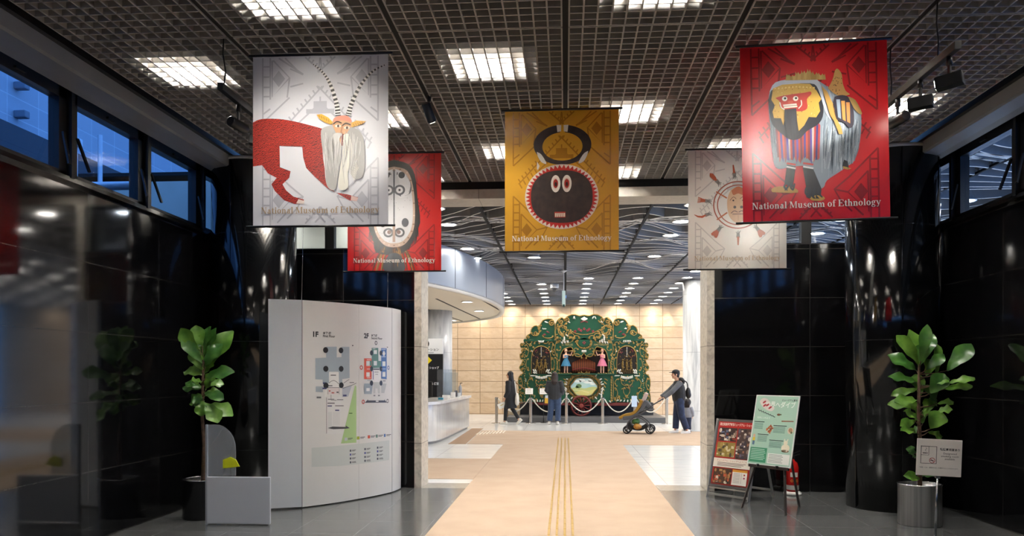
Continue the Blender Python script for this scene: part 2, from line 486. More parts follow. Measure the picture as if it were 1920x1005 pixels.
# louvre ceiling: square egg-crate modules over the vestibule ----------
lv = MB(); NB = 12; T = .012; DP = .075
rows = [5.96+MOD*k for k in range(-5, 4)]
for i in range(-3, 3):
    for y0 in rows:
        x0 = i*MOD+.028; x1 = (i+1)*MOD-.028; y1 = min(y0+MOD-.012, 10.72); ya = y0+.012
        if x1 > 4.03: x1 = 4.02
        if x0 < -4.03: x0 = -4.02
        nb = max(2, round((y1-ya)/((MOD-.024)/NB)))
        for k in range(NB+1):
            x = x0+(x1-x0)*k/NB
            lv.box((x, (ya+y1)/2, CEIL+DP/2), (T, y1-ya, DP))
        for k in range(nb+1):
            y = ya+(y1-ya)*k/nb
            lv.box(((x0+x1)/2, y, CEIL+DP/2-.0015), (x1-x0, T, DP-.003))
struct('ceiling', lv, M_LOUVRE)
struct('ceiling_void', MB().box((0, 3.9, 4.86), (9.2, 13.9, .06)).box((-4.45, 3.9, 4.62), (.1, 13.9, .5)).box((4.45, 3.9, 4.62), (.1, 13.9, .5)), mat('void_black', '15130f', .9))
rl = MB()
for i in range(-2, 3): rl.box((i*MOD, 3.9, 4.275), (.05, 13.6, .03))
struct('trim_ceiling_rails', rl, M_BLACKM)
# lamps above the louvre
m_lamp = mat('lamp_glow', 'fffaf2', emit=LOUVRE_E)
m_refl = mat('lamp_reflector', 'd8d4ca', .5)
lmp = None
for j, y0 in enumerate(rows):
    for i in range(-3, 3):
        if (i+j) % 2: continue
        cx, cy = (i+.5)*MOD, min(y0+MOD/2, 10.3)
        if lmp is None:
            lmp = thing('ceiling_lamp', 'square ceiling lamp glowing behind the cells of the louvre ceiling', 'ceiling lamp', (cx, cy, 4.37), 0, 'lamps above the louvre ceiling')
            h = MB()
            a, b = .16, .27
            for s, c in (((.02, 2*b, .14), (-b, 0, .07)), ((.02, 2*b, .14), (b, 0, .07)), ((2*b, .02, .14), (0, -b, .07)), ((2*b, .02, .14), (0, b, .07)), ((2*b, 2*b, .01), (0, 0, .145))): h.box(c, s)
            h.build('reflector_box', m_refl, lmp)
            MB().rbox((0, 0, .11), (.30, .30, .03), .01).build('lamp_panel', m_lamp, lmp)
            tr = [(c, []) for c in kids(lmp)]
        else: dup(lmp, (cx, cy, 4.37), tree=tr)

# inner hall: stone end wall, slat ceiling ------------------------------
m_sand = tiles('sandstone', (0, 2), .86, .41, 'dbc3a6', 'd0b597', '8d745a', .85, .010, (.2, .02), .2, vein=(2.2, 'c4a582', .5, 1.2, (1, 1, 3)), bumpy=2.2)
struct('wall_back', MB().box((0, YB+.15, 2.2), (27, .3, 4.4)), m_sand)
struct('wall_inner_left', MB().box((-13.4, 20.4, 2.2), (.2, 18.6, 4.4)), M_CREAM)
struct('wall_inner_front', MB().box((-8.95, 11.1, 2.2), (8.7, .2, 4.4)), M_CREAM)
struct('wall_inner_bulkhead', MB().box((-4.6, 12.4, 3.78), (3.0, .15, .84)).box((-3.8, 12.32, 3.78), (.02, .01, .84)), mat('bulkhead_paint', 'e4dcc6', .7))
rnd = random.Random(3)
bumps = []
for yy, n in ((11.9, 12), (13.2, 14), (14.3, 10), (16.1, 9), (19.4, 16), (22.3, 16), (25.2, 16), (27.6, 16), (4.5, 6), (6.5, 6), (8.7, 7), (10.3, 7)):
    for k in range(n):
        lo, hi = (4.8, 12.6) if yy < 11 else (-7, 12.6)
        bumps.append((lo+(hi-lo)*rnd.random(), yy+rnd.uniform(-.35, .35), rnd.choice((-1, 1))*rnd.uniform(.55, 1.15), rnd.uniform(.45, .85)))
for k in range(230):
    yy = rnd.choice((11.8, 12.4, 13.4, 14.2, 15.0, 17.0, 19.0, 20.5, 22.5, 24.5, 26.0, 27.5))+rnd.uniform(-.3, .3)
    bumps.append((rnd.uniform(-3.5, 7.5), yy, rnd.choice((-1, 1))*rnd.uniform(.25, .6), rnd.uniform(.26, .42)))
def wave(x, y):
    d = .05*math.sin(x*1.3+y*.7)+.03*math.sin(x*3.1-y)
    for bx, by, a, w_ in bumps:
        q = ((x-bx)**2*.6+(y-by)**2)/(w_*w_)
        if q < 7: d += a*math.exp(-q)
    return d
sl = MB(); SH = .15; ST = .03
def slats(xa, xb, ya, yb, gap):
    y = ya
    while y < yb:
        i0, i1 = math.floor(xa/MOD), math.ceil(xb/MOD)
        for i in range(i0, i1):
            x0, x1 = max(i*MOD+.03, xa), min((i+1)*MOD-.03, xb)
            if x1-x0 < .2: continue
            n = 20; vs = []; fs = []
            for k in range(n+1):
                x = x0+(x1-x0)*k/n; yy = y+wave(x, y)
                yy = min(max(yy, ya), yb)
                vs += [(x, yy, HALL+SH), (x, yy, HALL), (x, yy+ST, HALL), (x, yy+ST, HALL+SH)]
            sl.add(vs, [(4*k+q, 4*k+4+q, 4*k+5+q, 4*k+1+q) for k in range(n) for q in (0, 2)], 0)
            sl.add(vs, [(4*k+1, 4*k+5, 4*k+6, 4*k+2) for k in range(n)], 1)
        y += gap
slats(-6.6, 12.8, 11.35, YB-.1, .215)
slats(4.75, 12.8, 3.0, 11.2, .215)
struct('ceiling_inner', sl, [mat('slat_side_shaded', '8a8b8d', .5), mat('slat_edge_lit', 'ecedec', .45)])  # floor-bounce light put into the colours: pale bottom edges, darker sides
struct('ceiling_inner_void', MB().box((0, 20.4, 4.55), (27, 18.5, .05)).box((9.0, 6, 4.55), (9, 10.4, .05)).box((-10, 20.4, 4.2), (6.8, 18.4, .06)), mat('void_dark', '1a1a1b', .9))
rl = MB()
for i in range(-5, 10): rl.box((i*MOD, 20.4 if i < 4 else 16.4, HALL+.02), (.034, 18.2 if i < 4 else 26, .03))
struct('trim_hall_ceiling_rails', rl, M_BLACKM)
# recessed round downlights of the inner hall
m_down = mat('downlight_glow', 'fff9f0', emit=DOWN_E)
pts = [(i, j) for j in range(14) for i in range(-5, 9)]
skip = {(0, 6), (-1, 6), (0, 5), (-1, 5), (-1, 7), (0, 4), (1, 6), (-2, 5), (1, 5), (-2, 2), (0, 2), (1, 3)}
dl = None
def downlight(x, y, z, label, group, r=.12):
    mb = MB().lathe([(r-.015, .38 if z > 3.6 else .1), (r-.012, .012), (r+.02, .002), (r+.02, -.006), (r, -.006), (r-.012, .012)], 20, cap=False, mi=1)
    mb.add([((r-.012)*math.cos(t), -(r-.012)*math.sin(t), .012) for t in [2*math.pi*k/20 for k in range(20)]], [list(range(20))], 0)
    o = mb.build('downlight', [m_down, M_WHITEP]); o.location = (x, y, z)
    return tag(o, label, 'downlight', group)
for i, j in pts:
    if (i, j) in skip: continue
    x, y = (i+.5)*MOD-.03, 11.95+1.318*j
    if x < -2.2 and 13 < y < 27.5 and x > -14: continue
    if dl is None: dl = downlight(x, y, HALL-.004, 'lit round downlight recessed in the wavy slatted ceiling', 'downlights in the slatted ceiling', .135)
    else: dup(dl, (x, y, HALL-.004), tree=[])
for i in range(4, 9):
    for j in range(5): dup(dl, ((i+.5)*MOD-.03, 4.2+1.318*j, HALL-.004), tree=[])

# curved canopy over the information desk -------------------------------
cv = curve([(-9, 9.8+1.6), (-5.6, 11.75), (-4.0, 12.6), (-3.3, 13.4), (-2.75, 14.5), (-2.42, 15.4), (-2.1, 16.5), (-1.78, 18.2), (-1.64, 20.2), (-1.74, 22.0), (-2.1, 23.8), (-2.8, 25.2), (-4.0, 26.6), (-6.0, 27.6), (-9, 28)], 6)
cvs = [c for c in cv if c[1] > 12.6]
ZC = 3.32
out = [(x, y) for x, y in cvs]
c0 = (-9, 13); outline = out + [(-12.8, 28), (-12.8, 12.7)]
struct('ceiling_canopy', MB().prism(outline, lambda u, v, t: Vector((u, v, t)), ZC, ZC+.02), mat('canopy_soffit', 'ebe2cf', .7))
fz = MB(); n = len(out)
vs = []
for x, y in out: vs += [(x, y, ZC-.0), (x, y, 4.14)]
fz.add(vs, [(2*i, 2*i+2, 2*i+3, 2*i+1) for i in range(n-1)], 0, True)
ins = [(x-.12*(1 if x > -3 else .6), y) for x, y in out]
vs = []
for (x, y), (a, b) in zip(out, ins): vs += [(x, y, ZC-.0), (x, y, ZC-.05), (a, b, ZC-.05), (a, b, ZC)]
fz.add(vs, [(4*i+k, 4*i+4+k, 4*i+5+k, 4*i+1+k) for i in range(n-1) for k in range(3)], 1, True)
fasc = struct('trim_canopy_fascia', fz, [mat('fascia_panel', 'aab4c0', .35, metal=.3), mat('fascia_lip', 'e9e6dd', .5)])
for i in range(4, n-4, 8):
    x, y = out[i]; x2, y2 = out[i+1]; t = math.atan2(y2-y, x2-x)
    MB().box((x, y, ZC+.42), (.02, .012, .8), (0, 0, t)).build('panel_joint', mat('joint_grey', '5b626c', .5), fasc)
sm = MB()
for a, b in (((818, 560), (900, 598)), ((793, 577), (867, 602)), ((900, 560), (938, 582))):
    p, q = at(*a, ZC), at(*b, ZC); sm.bar((p.x, p.y, ZC-.003), (q.x, q.y, ZC-.003), .05, .006)
struct('trim_canopy_slots', sm, mat('slot_dark', '3a342b', .8))
tr = None
for k, (px, py) in enumerate(((793, 574), (809, 582), (876, 565), (898, 582), (848.5, 600))):
    p = at(px, py, ZC)
    if k == 0: d0 = downlight(p.x, p.y, ZC-.018, 'round downlight in the cream underside of the curved canopy', 'downlights under the canopy', .13)
    else: dup(d0, (p.x, p.y, ZC-.018), tree=[])

# marble pillars of the inner hall ----------------------------------------
m_pil = tiles('pillar_marble', (0, 2), 30, 1.6, 'c6c7c7', 'c0c2c3', '999b9d', .3, .006, (15, .55), vein=(1.6, '858b92', .55, 2.0, (3, 3, .45)))
struct('column_inner_left', MB().lathe([(.46, 0), (.46, ZC)], 48, (-3.62, 21.6, 0)), m_pil)
struct('column_inner_right', MB().lathe([(.53, 0), (.53, .012), (.5, .012), (.5, HALL)], 48, (3.76, 21.9, 0)), m_pil)

# outside the left windows: service yard with block wall -------------------
m_block = tiles('block_wall', (1, 2), .75, .34, 'a3acb8', 'b0b8c2', 'c2cad4', .8, .010)
struct('wall_yard', MB().box((-9.2, 8, 8.1), (.4, 26, 5.1)), m_block)
struct('wall_yard_lower', MB().box((-9.4, 8, 2.45), (.3, 26, 4.9)), tiles('yard_panels', (1, 2), 1.5, 5, '8a94a3', '808a99', '545c68', .6, .03))
struct('wall_yard_beam', MB().box((-9.0, 8, 5.22), (.5, 26, .66)), mat('yard_beam', '343a44', .7))
m_pipe = mat('yard_pipe', 'c3cbd4', .4, metal=.4)
def yard(name, label, mb, m=m_pipe): tag(mb.build(name, m), label, name.replace('_', ' '))
yard('scaffold_pole', 'upright pale pole outside the second window', MB().tube([(-6.2, 10.0, 0), (-6.2, 10.0, 4.78)], .03, 10).rbox((-6.2, 10.0, 3.95), (.2, .12, .12), .02).rbox((-6.1, 9.95, 3.9), (.08, .12, .1), .02))
yard('scaffold_pole', 'upright pole near the left edge of the second window', MB().tube([(-7.0, 10.7, 0), (-7.0, 10.7, 6.4)], .03, 10).rbox((-7.0, 10.7, 4.9), (.15, .12, .12), .02))
yard('pipe_rail', 'pair of slanting pale rails outside the first window', MB().tube([(-7.8, 4.0, 4.55), (-7.8, 13.0, 4.55)], .03, 8).tube([(-7.8, 4.0, 4.38), (-7.8, 13.0, 4.38)], .025, 8))
yard('pipe', 'thick pale pipe running across outside the first window', MB().tube([(-8.9, 9.4, 3.95), (-5.4, 9.4, 3.95)], .055, 12))
for z, lb in ((6.31, 'upper small bracket on the block wall outside the first window'), (5.84, 'lower small bracket on the block wall outside the first window')):
    yard('wall_bracket', lb, MB().rbox((-8.9, 12.2, z), (.2, .13, .12), .02), mat('bracket_grey', '707a88', .6))
struct('floor_yard', MB().box((-7.2, 4, -.05), (5.1, 14, .1)), mat('yard_floor', '6b7077', .8))
# ------------------------------------------------------------------ carpets and tactile strips
m_carpet = mat('beige_carpet', 'bfaa96', .95, noise=(2.2, 'b8a28d', 5), bump=(260, .25), spec=.1)
m_carpet2 = mat('brown_carpet', 'a48b76', .95, bump=(260, .25), spec=.1)
def rug(name, pts, m, label, h=.006, z=0.0):
    o = MB().prism(pts, lambda u, v, t: Vector((u, v, t)), z+.0005, z+h).build(name, m)
    return tag(o, label, 'carpet')
rug('carpet_runner', [(-1.38, -2.5), (1.27, -2.5), (1.27, 17.3), (-1.38, 17.3)], m_carpet, 'long beige carpet runner leading straight through the opening')
rug('cross_carpet', [(-2.20, 17.31), (9, 17.31), (9, 21.3), (-2.30, 21.3)], m_carpet, 'wide beige carpet crossing the hall in front of the roped-off organ', .0055)
rug('branch_carpet', [(-7, 11.65), (-1.385, 11.65), (-1.385, 14.4), (-7, 14.4)], m_carpet, 'beige carpet branching off left just inside the opening', .005)
rug('desk_mat', [(-2.62, 17.31), (-2.225, 17.31), (-2.34, 22.1), (-2.66, 22.1)], m_carpet2, 'narrow brown mat along the side of the information desk', .0045)
m_brass = mat('brass_strip', 'c8a24a', .35, metal=.7)
st = None
for k in range(4):
    x = -.165+.0797*k
    mb = MB(); y = -1.0
    while y < 18.9:
        mb.rbox((x, y+.145, .009), (.024, .284, .006), .003); y += .29
    o = mb.build('tactile_strip', m_brass)
    tag(o, ('leftmost', 'second from left', 'third from left', 'rightmost')[k]+' of four brass guide strips running up the beige carpet', 'guide strip', 'brass guide strips on the runner')
m_dot = mat('tactile_white', 'e9e0cf', .5)
for k in range(9):
    p = at(893+6.2*k, 815.5-.35*k); q = at(901+5.8*k, 810.5-.3*k)
    o = MB().bar((p.x, p.y, .010), (q.x, q.y, .010), .03, .008).build('guide_bar', m_dot)
    tag(o, 'short pale guide bar set across the carpet by the information desk', 'guide strip', 'pale guide bars by the desk')

# ------------------------------------------------------------------ banners
PAT = []
def _pat():
    """faint woven ornament in the pixels of the ochre banner's photograph: 78..752 x 90..915, mirrored about 415"""
    s = []
    def ln(*p): s.append(('l', p))
    ln((128, 98), (128, 412)); ln((165, 98), (165, 300))
    for y in (140, 190, 240, 285): ln((128, y), (165, y))
    ln((128, 412), (262, 292)); ln((128, 372), (165, 345)); ln((180, 110), (262, 196), (175, 288), (175, 110))
    s.append(('f', ((176, 200), (208, 160), (240, 200), (208, 240))))
    ln((208, 100), (330, 180)); ln((265, 152), (330, 182)); ln((262, 196), (250, 292)); ln((240, 100), (300, 160), (330, 182)); ln((265, 240), (330, 225))
    ln((340, 98), (425, 172)); ln((425, 172), (415, 100))
    for k in range(4): ln((355+18*k, 112+16*k), (365+18*k, 96+16*k))
    ln((160, 520), (425, 240))
    for k in range(13):
        x, y = 170+20*k, 508-21*k; ln((x, y), (x-12, y-18))
    for k in range(5): ln((180+22*k, 545-22*k), (166+22*k, 520-22*k))
    ln((128, 590), (128, 912)); ln((128, 590), (262, 720)); ln((165, 630), (165, 912))
    for y in (640, 688, 732, 772, 815, 860): ln((128, y), (165, y))
    ln((175, 695), (268, 790), (175, 885), (175, 695))
    s.append(('f', ((176, 790), (208, 750), (240, 790), (208, 830))))
    ln((262, 720), (330, 775), (300, 830), (250, 880)); ln((200, 900), (268, 830)); ln((268, 790), (330, 775))
    ln((340, 905), (410, 830)); ln((380, 830), (440, 900))
    for k in range(5): ln((345+16*k, 880-14*k), (358+16*k, 892-14*k))
    s.append(('f', ((345, 372), (345, 350), (382, 350), (382, 312), (415, 312), (415, 372))))
    ln((415, 290), (415, 312)); ln((280, 440), (415, 320))
    return s
PAT = _pat()
BW, BH = 1.09, 1.35
def banner(name, label, loc, cloth, pattern, picture, letters, rz=0.0, slip=0.0):
    t = thing(name, label, 'banner', (loc[0], loc[1], 4.13-BH), rz, 'hanging printed banners')
    # cloth: thin slab with slight ripples near the rods
    n, k = 64, 60; mb = MB()
    def rip(u, v):
        e = math.exp(-v/.09)+.6*math.exp(-(BH-v)/.09)
        return .0022*e*math.sin(u*31+loc[0]*3)+.001*e*math.sin(u*47+1)
    for side in (0, 1):
        vs = [(-BW/2+BW*i/n, .004*side+rip(-BW/2+BW*i/n, BH*j/k), BH*j/k) for j in range(k+1) for i in range(n+1)]
        fs = [(j*(n+1)+i, j*(n+1)+i+1, (j+1)*(n+1)+i+1, (j+1)*(n+1)+i) for j in range(k) for i in range(n)]
        mb.add(vs, fs if side == 0 else [f[::-1] for f in fs], 0, True)
    for a, b in (((-BW/2, 0), (-BW/2, BH)), ((BW/2, 0), (BW/2, BH))):
        for j in range(k):
            v0, v1 = BH*j/k, BH*(j+1)/k; u = a[0]
            mb.add([(u, rip(u, v0), v0), (u, rip(u, v0)+.004, v0), (u, rip(u, v1)+.004, v1), (u, rip(u, v1), v1)], [(0, 1, 2, 3)])
    mb.build('cloth', ink(cloth, .27), t)
    MB().tube([(-BW/2-.035, .002, BH+.008), (BW/2+.035, .002, BH+.008)], .011, 10).build('top_rod', M_BLACK, t)
    MB().tube([(-BW/2-.055, .002, -.004), (BW/2+.055, .002, -.004)], .009, 10).build('bottom_rod', M_BLACK, t)
    for x in (-BW*.45, BW*.42):
        MB().tube([(x, .002, BH+.008), (x+.012, .002, BH+.03), (x-.004, .002, BH+.05), (x, .002, CEIL-4.13+BH+.004)], .003, 5).build('hook', M_STEEL, t)
    f = lambda u, v, o: Vector((u, rip(u, v)-.0005-o, v))
    ca = Art(f, .04)
    def q(x, y): return ((x-78)/674*BW-BW/2, BH*(1-(y-90)/825))
    for kd, pts in PAT:
        for mir in (0, 1):
            P = [q(830-x if mir else x, y) for x, y in pts]
            if kd == 'l': ca.line(P, .013, pattern)
            else: ca.poly(P, pattern)
    ca.build('woven_pattern', t, .27)
    pa = Art(f, .04, .0022); picture(pa); pa.build('printed_picture', t, .3)
    ta = Art(f, .05, .0062, .0006)
    vs, fs = serif_line('National Museum of Ethnology', BW*.875)
    cy = BH*.072
    ta.faces([(x-BW*.4375, y+cy) for x, y in vs], fs, letters)
    ta.build('lettering', t, .35)
    return t

# --- a bold serif alphabet, drawn stroke by stroke (cap height 1) ---
def glyph(ch):
    V, Fc = [], []
    def quad(*p):
        o = len(V); V.extend(p); Fc.append(list(range(o, o+len(p))))
    ST_, HA, SE = .19, .065, .055
    def stem(x, y0, y1, w=ST_): quad((x, y0), (x+w, y0), (x+w, y1), (x, y1))
    def serif(x, y, w=ST_, l=.08, r=.08): quad((x-l, y), (x+w+r, y), (x+w+r, y+SE), (x-l, y+SE))
    def arc(cx, cy, rx, ry, a0, a1, w=ST_, h=HA, n=14):
        for i in range(n):
            p = []
            for a in (a0+(a1-a0)*i/n, a0+(a1-a0)*(i+1)/n):
                c, s_ = math.cos(R(a)), math.sin(R(a))
                p.append(((cx+rx*c, cy+ry*s_), (cx+(rx-w)*c, cy+(ry-h)*s_)))
            quad(p[0][0], p[1][0], p[1][1], p[0][1])
    def stroke(pts, ws):
        for i in range(len(pts)-1):
            (x0, y0), (x1, y1) = pts[i], pts[i+1]; l = math.hypot(x1-x0, y1-y0) or 1
            nx, ny = -(y1-y0)/l/2, (x1-x0)/l/2; a, b = ws[i], ws[i+1]
            quad((x0+nx*a, y0+ny*a), (x0-nx*a, y0-ny*a), (x1-nx*b, y1-ny*b), (x1+nx*b, y1+ny*b))
    X = .68
    if ch == 'N':
        stem(.1, 0, 1, .08); stem(.72, 0, 1, .08); quad((.06, 1), (.28, 1), (.8, 0), (.66, 0)); serif(.1, 0, .08, .1, .1); serif(.1, 1-SE, .08, .1, .06); serif(.72, 1-SE, .08, .1, .1); return V, Fc, .92
    if ch == 'M':
        stem(.1, 0, 1, .08); stem(.85, 0, 1); quad((.08, 1), (.3, 1), (.62, .12), (.5, 0)); quad((.5, 0), (.6, .16), (.88, 1), (.85, 1)); serif(.1, 0, .08, .1, .1); serif(.85, 0); serif(.1, 1-SE, .08, .1, .05); serif(.85, 1-SE, ST_, .03, .08); return V, Fc, 1.15
    if ch == 'E':
        stem(.12, 0, 1); serif(.12, 0, ST_, .08, .5); serif(.12, 1-SE, ST_, .08, .48); quad((.3, .48), (.58, .48), (.58, .55), (.3, .55)); quad((.54, .4), (.59, .4), (.59, .63), (.54, .63))
        quad((.72, 0), (.81, 0), (.83, .27), (.77, .27)); quad((.72, .75), (.78, .75), (.79, 1), (.72, 1)); return V, Fc, .87
    if ch == 'a':
        stem(.36, .06, .46, .18); arc(.34, .46, .2, .22, 0, 160, .18, .07); quad((.36, .06), (.54, .06), (.64, .06), (.64, 0), (.44, 0)); arc(.27, .19, .2, .21, 90, 340, .17, .06); quad((.25, .34), (.38, .38), (.38, .44), (.25, .4)); quad((.13, .5), (.27, .47), (.27, .57), (.15, .57)); return V, Fc, .66
    if ch == 't':
        stem(.12, .14, .8, .18); quad((.02, .6), (.4, .6), (.4, X), (.02, X)); quad((.12, .8), (.3, .92), (.3, X), (.12, X)); arc(.32, .17, .2, .18, 180, 320, .18, .07); return V, Fc, .45
    if ch == 'i':
        stem(.1, 0, X, .18); serif(.1, 0, .18); serif(.1, X-SE, .18, .08, 0); arc(.18, .87, .11, .11, 0, 360, .11, .11); return V, Fc, .39
    if ch == 'l':
        stem(.1, 0, 1.02, .18); serif(.1, 0, .18); serif(.1, 1.02-SE, .18, .08, 0); return V, Fc, .39
    if ch == 'o': arc(.33, X/2, .31, X/2+.015, 0, 360, ST_, HA, 26); return V, Fc, .68
    if ch in 'nmh':
        stem(.1, 0, 1.02 if ch == 'h' else X, .18); serif(.1, 0, .18, .08, .06); serif(.1, (1.02 if ch == 'h' else X)-SE, .18, .08, 0)
        for k in range(2 if ch == 'm' else 1):
            x = .46+.38*k; arc(x-.02, .44, .2, .25, 0, 150, .18, .09); stem(x, 0, .46, .18); serif(x, 0, .18, .06, .07)
        return V, Fc, .74+(.38 if ch == 'm' else 0)
    if ch == 'u':
        stem(.1, .2, X, .18); serif(.1, X-SE, .18, .08, 0); arc(.31, .22, .21, .235, 180, 330, .18, .09); stem(.46, 0, X, .18); serif(.46, X-SE, .18, .08, 0); serif(.46, 0, .18, 0, .08); return V, Fc, .74
    if ch == 'e':
        arc(.32, X/2, .3, X/2+.015, 15, 320, ST_, HA, 22); arc(.32, X/2, .3, X/2+.015, 0, 16, .16, HA, 3); quad((.16, .33), (.62, .33), (.62, .39), (.16, .39)); return V, Fc, .66
    if ch == 's':
        stroke(curve([(.46, .56), (.34, .655), (.17, .6), (.16, .48), (.3, .37), (.45, .26), (.44, .09), (.28, .015), (.09, .1)], 4), [.05+.13*math.exp(-((i-16)/7)**2) for i in range(33)]); quad((.42, .47), (.48, .47), (.48, .66), (.44, .64)); quad((.06, .02), (.12, .04), (.11, .23), (.06, .23)); return V, Fc, .57
    if ch == 'f':
        stem(.12, 0, .82, .18); serif(.12, 0, .18, .08, .12); quad((.02, .6), (.42, .6), (.42, X), (.02, X)); arc(.36, .8, .24, .24, 30, 180, .18, .07); return V, Fc, .44
    if ch == 'g':
        arc(.3, .46, .25, .22, 0, 360, .16, .06, 20); arc(.31, -.1, .29, .18, 0, 360, .1, .07, 20); quad((.1, .2), (.2, .26), (.24, .12), (.12, .06)); quad((.12, .02), (.4, .02), (.5, .1), (.14, .13)); quad((.46, .6), (.64, .62), (.64, .7), (.44, .66)); return V, Fc, .66
    if ch == 'y':
        quad((.04, X), (.25, X), (.42, .1), (.32, 0)); quad((.55, X), (.62, X), (.36, -.12), (.28, -.12)); arc(.2, -.12, .15, .12, 180, 360, .1, .07); serif(.08, X-SE, .1, .1, .1); serif(.54, X-SE, .07, .08, .08); return V, Fc, .68
    return V, Fc, .3
def serif_line(s, width):
    VS, FS, x = [], [], 0.0
    for ch in s:
        v, f, w_ = glyph(ch); o = len(VS)
        VS += [(a+x, b) for a, b in v]; FS += [[i+o for i in q] for q in f]; x += w_+.035
    k = width/x
    return [(a*k, b*k) for a, b in VS], FS

def mapper(x0, y0, x1, y1, sh=0.0):
    """pixels of a banner's close-up -> banner metres"""
    return lambda x, y: ((x-x0)/(x1-x0)*BW-BW/2, BH*(1-(y+sh*(x-x0)-y0)/(y1-y0)))
def hair(a, m, lines, w, c):
    for p in lines: a.line([m(*x) for x in curve(p, 4)], [w*(.35+.65*math.sin(math.pi*min(.95, max(.08, i/(4*(len(p)-1)))))) for i in range(4*(len(p)-1)+1)], c)

# red coat with dark carved hatching
def hatched(name, c1, c2, sc):
    m = mat(name, c1, .35); nt = m.node_tree; b = nt.nodes['Principled BSDF']
    tc = nt.nodes.new('ShaderNodeTexCoord'); mp = nt.nodes.new('ShaderNodeMapping'); mp.inputs['Rotation'].default_value = (0, R(20), 0)
    wv = nt.nodes.new('ShaderNodeTexWave'); wv.inputs['Scale'].default_value = sc; wv.inputs['Distortion'].default_value = 7; wv.inputs['Detail Scale'].default_value = 2.2; wv.bands_direction = 'Z'
    rp = nt.nodes.new('ShaderNodeValToRGB'); rp.color_ramp.elements[0].position = .2; rp.color_ramp.elements[1].position = .48
    rp.color_ramp.elements[0].color = lin(c2); rp.color_ramp.elements[1].color = lin(c1)
    L = nt.links.new; L(tc.outputs['Object'], mp.inputs[0]); L(mp.outputs[0], wv.inputs['Vector']); L(wv.outputs['Fac'], rp.inputs[0]); L(rp.outputs[0], b.inputs['Base Color'])
    return m

def pic_goat(a):
    m = mapper(75, 62, 655, 778)
    P = lambda pts: [m(*p) for p in pts]
    red = hatched('carved_red', 'ab2c1d', '4c0f0a', 26)
    a.poly(P(curve([(75, 340), (110, 326), (180, 326), (250, 337), (330, 358), (378, 372)], 3)+[(372, 420), (378, 500), (388, 560), (392, 600), (430, 640), (480, 648), (527, 662), (522, 678), (490, 674), (440, 645), (400, 625), (345, 575), (305, 535), (292, 490), (288, 445), (190, 440), (192, 530), (238, 548), (232, 575), (203, 602), (218, 628), (250, 655), (295, 668), (294, 686), (255, 686), (210, 670), (170, 630), (155, 602), (178, 575), (140, 555), (115, 520), (75, 525)]), red)
    a.up(); a.poly(P([(272, 666), (298, 674), (294, 688), (262, 684)]), 'd9c9c0'); a.poly(P([(498, 654), (528, 664), (522, 678), (496, 674)]), 'd9b9b0')
    for base in ([(442, 318), (434, 262), (406, 180), (372, 130), (333, 97)], [(486, 320), (500, 268), (540, 190), (590, 135), (645, 108)]):
        c = curve(base, 9); n = len(c)
        a.line(P(c), [m(20*(1-i/n)+75, 0)[0]-m(75, 0)[0]+.004 for i in range(n)], 'e6e4df'); a.up()
        for k in range(0, n-2, 2): a.line(P([c[k], c[k+1]]), [m(21*(1-k/n)+75, 0)[0]-m(75, 0)[0]+.005]*2, '24221f')
        a.up()
    for ear in ([(350, 312), (372, 310), (400, 325), (420, 345), (412, 355), (385, 345), (362, 330)], [(497, 350), (520, 340), (562, 344), (545, 355), (525, 362), (500, 368)]):
        a.poly(P(ear), 'd9a23c'); a.up()
        for k in range(5):
            x = (360+10*k) if ear[0][0] < 400 else (508+9*k)
            y = (318+5*k) if ear[0][0] < 400 else (358-2*k)
            a.line(P([(x, y-5), (x+4, y+6)]), .004, '7d4a14')
    a.poly(P(curve([(420, 338), (438, 322), (475, 320), (496, 334), (500, 352), (492, 390), (476, 425), (462, 445), (446, 425), (424, 390), (418, 355), (420, 338)], 3)), 'c99a72'); a.up()
    a.poly(P(curve([(420, 345), (424, 330), (442, 320), (478, 319), (496, 332), (498, 346), (460, 338), (420, 345)], 3)), 'd77f68'); a.up()
    for ex, ey in ((442, 362), (480, 370)):
        a.ell(*m(ex, ey), .024, .012, 'e9dcc8', 14); a.up(); a.ell(*m(ex+1, ey), .009, .011, '3b2416', 12)
        a.line(P(curve([(ex-20, ey-8), (ex-4, ey-19), (ex+16, ey-12)], 4)), .009, '2f2118')
    a.line(P([(461, 362), (455, 388), (462, 392)]), .01, 'a87650'); a.poly(P([(452, 392), (468, 396), (467, 440), (458, 446)]), '6a2a20')
    a.up()
    a.poly(P(curve([(418, 358), (390, 364), (370, 380), (373, 440), (384, 500), (388, 580), (402, 622), (432, 628), (442, 570), (455, 490), (452, 430), (438, 400), (418, 358)], 3)), 'a9a7a3')
    a.poly(P(curve([(497, 368), (530, 380), (552, 420), (558, 500), (552, 560), (536, 585), (505, 580), (494, 540), (486, 470), (474, 410), (497, 368)], 3)), '9c9994'); a.up()
    a.poly(P(curve([(466, 400), (486, 396), (502, 440), (500, 500), (484, 560), (486, 620), (460, 632), (444, 618), (446, 570), (462, 480), (466, 400)], 3)), 'd9d6c8')
    a.poly(P(curve([(458, 392), (430, 392), (414, 415), (420, 460), (440, 430), (458, 400)], 3)), 'c4c2bd'); a.up()
    r = random.Random(2)
    for k in range(46):
        x = r.uniform(378, 545); y = r.uniform(385, 430); sx = r.uniform(-12, 10)+(458-x)*.15
        y2 = y+r.uniform(90, 175)
        hair(a, m, [[(x, y), (x+sx*.3+r.uniform(-6, 6), (y+y2)/2), (x+sx, min(y2, 618))]], .006, r.choice(('c9c7c3', '8b8883', 'dcdad4', 'b5b2ad')))
    for k in range(9): hair(a, m, [[(492+3*k, 560-6*k), (505+3*k, 575-4*k), (512+2*k, 598-8*k)]], .004, 'e6e2d4')

